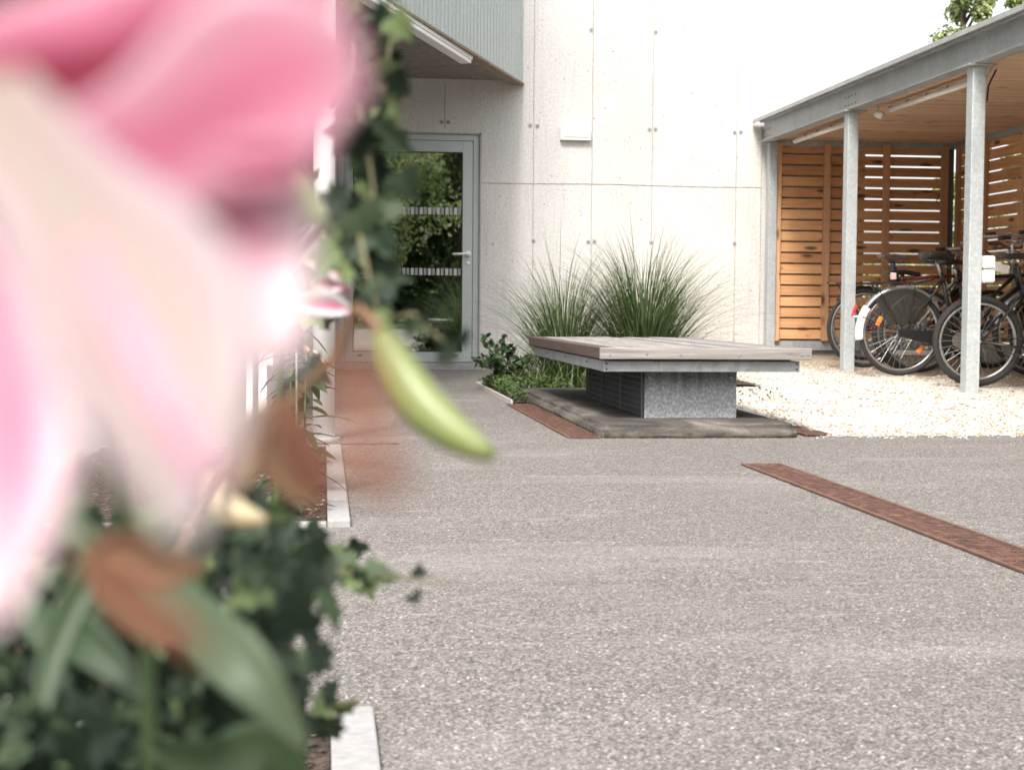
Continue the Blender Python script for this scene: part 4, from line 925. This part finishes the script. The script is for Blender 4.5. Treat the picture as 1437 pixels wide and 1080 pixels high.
rep(petal(fl, 'petal', [(285, 222, D+.014), (370, 228, D+.013), (450, 212, D+.015)], [.002, .0045, .0015], PT_CRIM, cup=.1, ns=6))
rep(petal(fl, 'petal', [(60, 80, D+.032), (190, 210, D+.027), (290, 330, D+.021), (385, 520, D+.015)], [.015, .0225, .0225, .005], PT_ROSE, cup=.02, ruffle=.01))
rep(petal(fl, 'petal', [(-110, 40, D+.026), (60, 250, D+.014), (215, 470, D+.004), (262, 760, D-.006)], [.0095, .0115, .0180, .0022], PT_CREAM, cup=.04, ruffle=.015))
rep(petal(fl, 'petal', [(-70, 300, D+.026), (-15, 450, D+.020), (18, 640, D+.012), (-15, 880, D+.004)], [.008, .0125, .0115, .0022], PT_ROSE, cup=.05))
rep(petal(fl, 'petal', [(120, 330, D-.0), (180, 460, D-.004), (250, 590, D-.007), (300, 680, D-.008)], [.001, .0022, .0024, .001], PT_BAND, cup=.05, ns=6))
def anther(p0, p1, r_, fil=None):
    a, c = at(*p0), at(*p1); m_ = (a+c)/2; d = (c-a)
    b = MB(); b.tube([a, a+d*.15, m_, c-d*.15, c], [r_*.4, r_*.9, r_, r_*.9, r_*.4], 10); rep(b.build('anther', ANTH, fl, smooth=True))
    if fil: rep(MB().tube([at(*q) for q in fil]+[m_], .0009, 8).build('filament', FIL, fl, smooth=True))
anther((500, 470, .104), (535, 690, .10), .0010)
anther((470, 560, .10), (570, 700, .10), .0009)
anther((390, 560, .19), (445, 690, .185), .0018)
anther((110, 770, .13), (295, 918, .13), .0011)
anther((430, 660, .13), (580, 690, .13), .0009)
# lily stem, leaves and buds (near plant)
lp = thing('lily_plant', 'blurred green lily stalk with long leaves and a large pale green bud', 'lily', at(210, 1500, .45))
def stalk(par, pts, r0, r1, mat=STEMG, name='stem'):
    n = len(pts); return rep(MB().tube([at(*p) for p in pts], [r0+(r1-r0)*i/(n-1) for i in range(n)], 10).build(name, mat, par, smooth=True))
stalk(lp, [(215, 1900, .50), (215, 1500, .48), (212, 1100, .46), (205, 860, .42), (150, 600, .36), (20, 420, .30), (-60, 260, .25)], .0024, .0016)
LLEAF = leafmat('lily_leaf', [(0.0, (.035, .07, .025)), (.6, (.075, .115, .055)), (1.0, (.135, .18, .105))], .45, .35)
def lleaf(par, pts, widths, r_=.5, cup=.15, mat=None):
    o = petal(par, 'leaf', pts, widths, mat or LLEAF, cup=cup, ruffle=0, ns=6, nt=14); d = o.data.attributes['rnd'].data; d.foreach_set('value', [r_]*len(d)); return rep(o)
lleaf(lp, [(170, 760, .40), (250, 850, .38), (345, 940, .36), (435, 1055, .36)], [.007, .013, .014, .002], .8)
lleaf(lp, [(210, 980, .44), (120, 900, .45), (60, 880, .46), (20, 800, .47)], [.005, .014, .012, .002], .1)
lleaf(lp, [(200, 820, .42), (110, 750, .42), (100, 690, .43), (120, 640, .42)], [.004, .009, .009, .002], .2)
lleaf(lp, [(214, 1050, .45), (300, 1080, .46), (380, 1060, .47), (440, 1150, .48)], [.005, .02, .018, .002], .3)
lleaf(lp, [(60, 1000, .40), (80, 900, .41), (150, 780, .42), (255, 745, .43)], [.004, .008, .009, .002], .3)
lleaf(lp, [(385, 800, .60), (430, 800, .60), (465, 850, .60), (472, 890, .60)], [.004, .006, .006, .001], .35)
def m_bud(name, lo, hi, tipc):
    g = G(name); c = g.ramp(g.noise(18, 4, (1, 1, 1)), [(.3, lo), (.7, hi)]); g.col(c).rough(.4); return g.mat
BUDG = m_bud('green_bud', (.125, .155, .045), (.24, .265, .095), None); BUDP = m_bud('pink_bud', (.42, .18, .15), (.48, .38, .25), None); BUDC = m_bud('cream_bud', (.36, .27, .14), (.48, .40, .25), None)
def bud(par, p0, p1, r_, mat, bend=(0, 0), name='bud'):
    a, c = at(*p0), at(*p1); pts = []; rs = []
    for i in range(15):
        t = i/14; q = a.lerp(c, t)+(_R*bend[0]+_U*bend[1])*math.sin(math.pi*t); pts.append(q); rs.append(r_*(math.sin(math.pi*(.06+.90*t))**.62)*(1-.25*t)+.0004)
    b = MB(); b.tube(pts, rs, 18)
    for v_ in range(len(b.v)):      # six shallow furrows between the folded petals
        i, k = divmod(v_, 18); f_ = 1-.10*abs(math.cos(math.pi*3*k/18*1.0)); q = pts[min(i, 14)]; b.v[v_] = tuple(q+(Vector(b.v[v_])-q)*f_)
    return rep(b.build(name, mat, par, smooth=True))
bud(lp, (536, 468, .47), (692, 640, .45), .0078, BUDG, (-.003, -.004))
stalk(lp, [(205, 860, .42), (330, 640, .50), (470, 500, .50), (500, 430, .48), (520, 445, .475), (538, 470, .47)], .0012, .0018, simple('red_brown_stalk', (.15, .085, .04), .5), 'bud_stalk')
bud(lp, (300, 665, .50), (372, 730, .49), .0062, BUDC, (-.004, -.003))
bud(lp, (405, 240, .42), (458, 312, .42), .0065, m_bud('lime_bud', (.24, .28, .11), (.38, .42, .22), None), (-.002, 0))
stalk(lp, [(205, 860, .42), (300, 560, .46), (380, 330, .46), (400, 250, .43), (406, 242, .42)], .0015, .0012, STEMG, 'bud_stalk')

# mid-distance lily with small pink-white blooms
lm = thing('lily_flower', 'smaller pink and white lily bloom left of the white pole', 'flower', at(440, 380, 1.05))
PT_M = m_petal('petal_small', (.50, .14, .22), (.56, .38, .42), (.60, .56, .55), (.34, .05, .09), (.5, .5, .3))
for q, ws in (([(402, 395, .92), (430, 350, .91), (455, 322, .90), (474, 300, .90)], [0.0022, 0.0086, 0.0079, 0.0014]),
              ([(430, 366, .91), (455, 366, .90), (472, 380, .89), (478, 398, .89)], [.004, .013, .012, .003]),
              ([(405, 425, .92), (440, 426, .90), (470, 430, .89), (492, 436, .89)], [.005, .013, .013, .004]),
              ([(440, 402, .91), (460, 396, .90), (480, 400, .89), (490, 418, .90)], [.004, .012, .012, .003]),
              ([(395, 360, .92), (412, 345, .92), (430, 330, .91), (442, 314, .91)], [.003, .008, .008, .002])):
    rep(petal(lm, 'petal', q, ws, PT_M, cup=.25, ns=8, nt=12))
stalk(lm, [(380, 1100, 1.15), (385, 800, 1.15), (392, 560, 1.12), (400, 440, 1.1), (405, 400, 1.1)], .003, .002)
# clear lilies further back, in the far bed
def far_lily(u, v0, d, label, seed, buds, n=16, vt=430):
    random.seed(seed); t = thing('lily_plant', label, 'lily', at(u, v0, d)); base = at(u, v0, d); base.z = .01; t.location = base
    top = at(u+6, vt, d); H = top.z; b = MB(); b.tube([(0, 0, 0), (top.x-base.x)*.5*Vector((1, 0, 0))+Vector((0, 0, H*.5)), top-base+Vector((0, 0, 0))], [.005, .004, .0025], 8); b.build('stem', STEMG, t, smooth=True)
    l = MB()
    for i in range(n):
        k = .15+.83*i/n; p = (top-base)*k; az = i*2.4+random.uniform(-.3, .3); dd = Vector((math.cos(az), math.sin(az), random.uniform(-.1, .5)))
        leaf(l, p, Vector((0, 0, 1))+rv()*.35, dd, random.uniform(.10, .16), random.uniform(.026, .040), random.random(), bend=.35)
    l.build('leaves', LLEAF, t)
    for (a, c, r_, m_) in buds:
        o = bud(t, a, c, r_, m_)
far_lily(425, 715, 4.9, 'in-focus lily stalk with pink striped buds beside the thin rod', 51, [((440, 492, 4.9), (462, 520, 4.85), .011, BUDP), ((445, 530, 4.9), (460, 545, 4.9), .009, BUDG), ((418, 478, 4.9), (440, 500, 4.9), .010, BUDP)], 34, 470)
far_lily(405, 700, 5.6, 'in-focus leafy lily stalk furthest back in the far bed', 52, [((430, 440, 5.6), (452, 445, 5.6), .010, BUDG)], 36, 440)
far_lily(395, 735, 4.4, 'low leafy lily stalk at the near end of the far bed', 53, [], 24, 600)
st = MB().tube([(0, 0, 0), (0, 0, 1.05)], .003, 8).build('plant_stake', simple('stake_steel', (.6, .55, .48), .4, .5), smooth=True); q = at(416, 715, 4.7); st.location = (q.x, q.y, 0)
tag(st, 'thin pale metal rod standing in the far soil bed', 'stake')

# dry brown drooping petals behind the bloom
DRY = leafmat('withered_petal', [(0.0, (.13, .065, .035)), (.6, (.24, .135, .075)), (1.0, (.36, .24, .15))], .8, .3)
wt = thing('withered_lily', 'withered orange brown lily bloom hanging below the big pink bloom', 'flower', at(390, 620, .32))
for q, ws, r_ in (([(400, 560, .32), (380, 610, .32), (400, 670, .32), (455, 720, .32)], [0.0029, 0.0072, 0.0065, 0.0014], .32), ([(400, 560, .32), (420, 620, .32), (440, 670, .32), (440, 700, .32)], [0.0022, 0.0058, 0.0050, 0.0007], .2),
                  ([(390, 560, .32), (355, 610, .32), (345, 660, .32), (330, 700, .32)], [0.0022, 0.0065, 0.0050, 0.0007], .8), ([(130, 790, .32), (170, 770, .32), (230, 800, .32), (290, 790, .32)], [0.0022, 0.0086, 0.0079, 0.0014], .3), ([(120, 770, .32), (160, 830, .32), (210, 880, .32), (260, 910, .32)], [0.0022, 0.0086, 0.0072, 0.0014], .25)):
    lleaf(wt, q, ws, r_, .3, DRY)

# ivy
IVY = leafmat('ivy_leaf', [(0.0, (.006, .015, .007)), (.45, (.022, .038, .020)), (.8, (.055, .082, .042)), (1.0, (.15, .20, .08))], .6, .15, .25)
random.seed(61)
iv = thing('ivy_bush', 'dense blurred dark green ivy filling the lower left corner', 'ivy', (-.15, .9, 0)); b = MB(); iv_o = Vector((-.15, .9, 0))
outline = [(0, 760), (40, 730), (100, 700), (180, 690), (260, 690), (325, 650), (400, 690), (436, 735), (474, 790), (462, 840), (440, 880), (450, 940), (420, 1000), (400, 1080), (380, 1200), (360, 1600)]
def xmax(v):
    for (u0, v0), (u1, v1) in zip(outline[7:], outline[8:]):
        if min(v0, v1) <= v <= max(v0, v1): return u0+(u1-u0)*((v-v0)/(v1-v0) if v1 != v0 else 0)
    return 430
def top(u):
    for (u0, v0), (u1, v1) in zip(outline[:8], outline[1:9]):
        if u0 <= u <= u1: return v0+(v1-v0)*(u-u0)/(u1-u0)
    return 760
n = 0
while n < 3000:
    u = random.uniform(-250, 470); v = random.uniform(690, 1700); d = random.uniform(.50, .92)
    if u > 0 and v < top(u)+random.uniform(0, 60): continue
    if u > xmax(v)-random.uniform(0, 70)*random.random(): continue
    q = at(u, v, d)
    if q.z < .01: continue
    if n % 2 and v > 1150: n += 1; continue
    tocam = (CAM-q).normalized(); leaf(b, q-iv_o, tocam*.9+rv()*.8+Vector((0, 0, .3)), rv()+Vector((0, 0, -.5)), random.uniform(.008, .017), random.uniform(.008, .017), random.random()**1.6, lobes=True, bend=.15); n += 1
b.build('foliage', IVY, iv)
b = MB()
for k in range(26):
    u = random.uniform(-150, 400); d = random.uniform(.7, 1.1); p0 = at(u, 1600, d); p0.z = 0; p1 = at(u+random.uniform(-40, 60), 1100, d); p2 = at(u+random.uniform(-60, 60), max(720, top(max(0, u)))+40, d); b.tube([p0-iv_o, p1-iv_o, p2-iv_o], [.004, .003, .0015], 6)
b.build('stems', simple('ivy_stem', (.16, .11, .07), .8), iv)
def vine(label, path, d, n, spread, seed, ls=(.014, .024), bright=0.0, brk=None):
    random.seed(seed); o = at(path[0][0], path[0][1], d); t = thing('ivy_vine', label, 'vine', o); P_ = [at(u, v, d+dd) for u, v, dd in path]
    MB().tube([p-o for p in P_], [.0009]*(len(P_)-1)+[.0004], 6).build('stem', simple('vine_stem', (.13, .12, .06), .8), t, smooth=True)
    l = MB()
    for i in range(n):
        k = random.random()*(len(P_)-1); j = int(k); p = P_[j].lerp(P_[j+1], k-j)+(_R*random.gauss(0, spread)+_U*random.gauss(0, spread*.8)+_F*random.gauss(0, spread*1.2)); tocam = (CAM-p).normalized()
        leaf(l, p-o, tocam+rv()*.7, rv()+Vector((0, 0, -.7)), random.uniform(*ls), random.uniform(*ls), min(1, random.random()+bright*(random.random() < .4)), lobes=True)
    l.build('foliage', IVY, t)
vine('blurred ivy vine hanging in front of the canopy and the door', [(545, -60, 0), (548, 60, 0), (535, 150, 0), (520, 230, .02), (505, 290, .02), (500, 330, .03), (525, 400, .03)], .74, 46, .007, 71, (.009, .016), .75)
vine('large dark ivy leaves hanging beside the top of the door', [(500, 40, 0), (500, 120, 0), (515, 200, 0), (525, 270, 0), (500, 330, 0), (520, 390, 0)], .68, 24, .0075, 77, (.013, .022), .1)
vine('dark leafy ivy strand behind the right edge of the big bloom', [(350, 230, 0), (385, 290, 0), (420, 340, 0), (400, 420, 0), (395, 480, 0)], 1.15, 44, .014, 72, (.016, .028), .2)
vine('thin ivy tendril with tiny leaves low over the asphalt', [(400, 800, 0), (460, 800, 0), (520, 806, 0), (580, 812, 0), (645, 818, 0)], .75, 14, .006, 73, (.006, .011), .6)
vine('short ivy tendril above the nearest kerb stone', [(400, 1010, 0), (440, 1000, 0), (470, 990, 0), (505, 980, 0)], .8, 9, .005, 74, (.010, .018), .5)
vine('pale green sprigs hanging before the lower half of the door', [(505, 330, 0), (520, 400, 0), (535, 450, 0), (580, 440, 0), (610, 470, 0), (640, 490, 0)], .62, 16, .006, 75, (.006, .010), .9)
vine('leafy strand under the withered bloom beside the far bed', [(300, 760, 0), (350, 720, 0), (400, 740, 0), (430, 780, 0), (460, 800, 0)], .9, 34, .013, 76, (.014, .024), .3)
print('objects', len(bpy.data.objects))
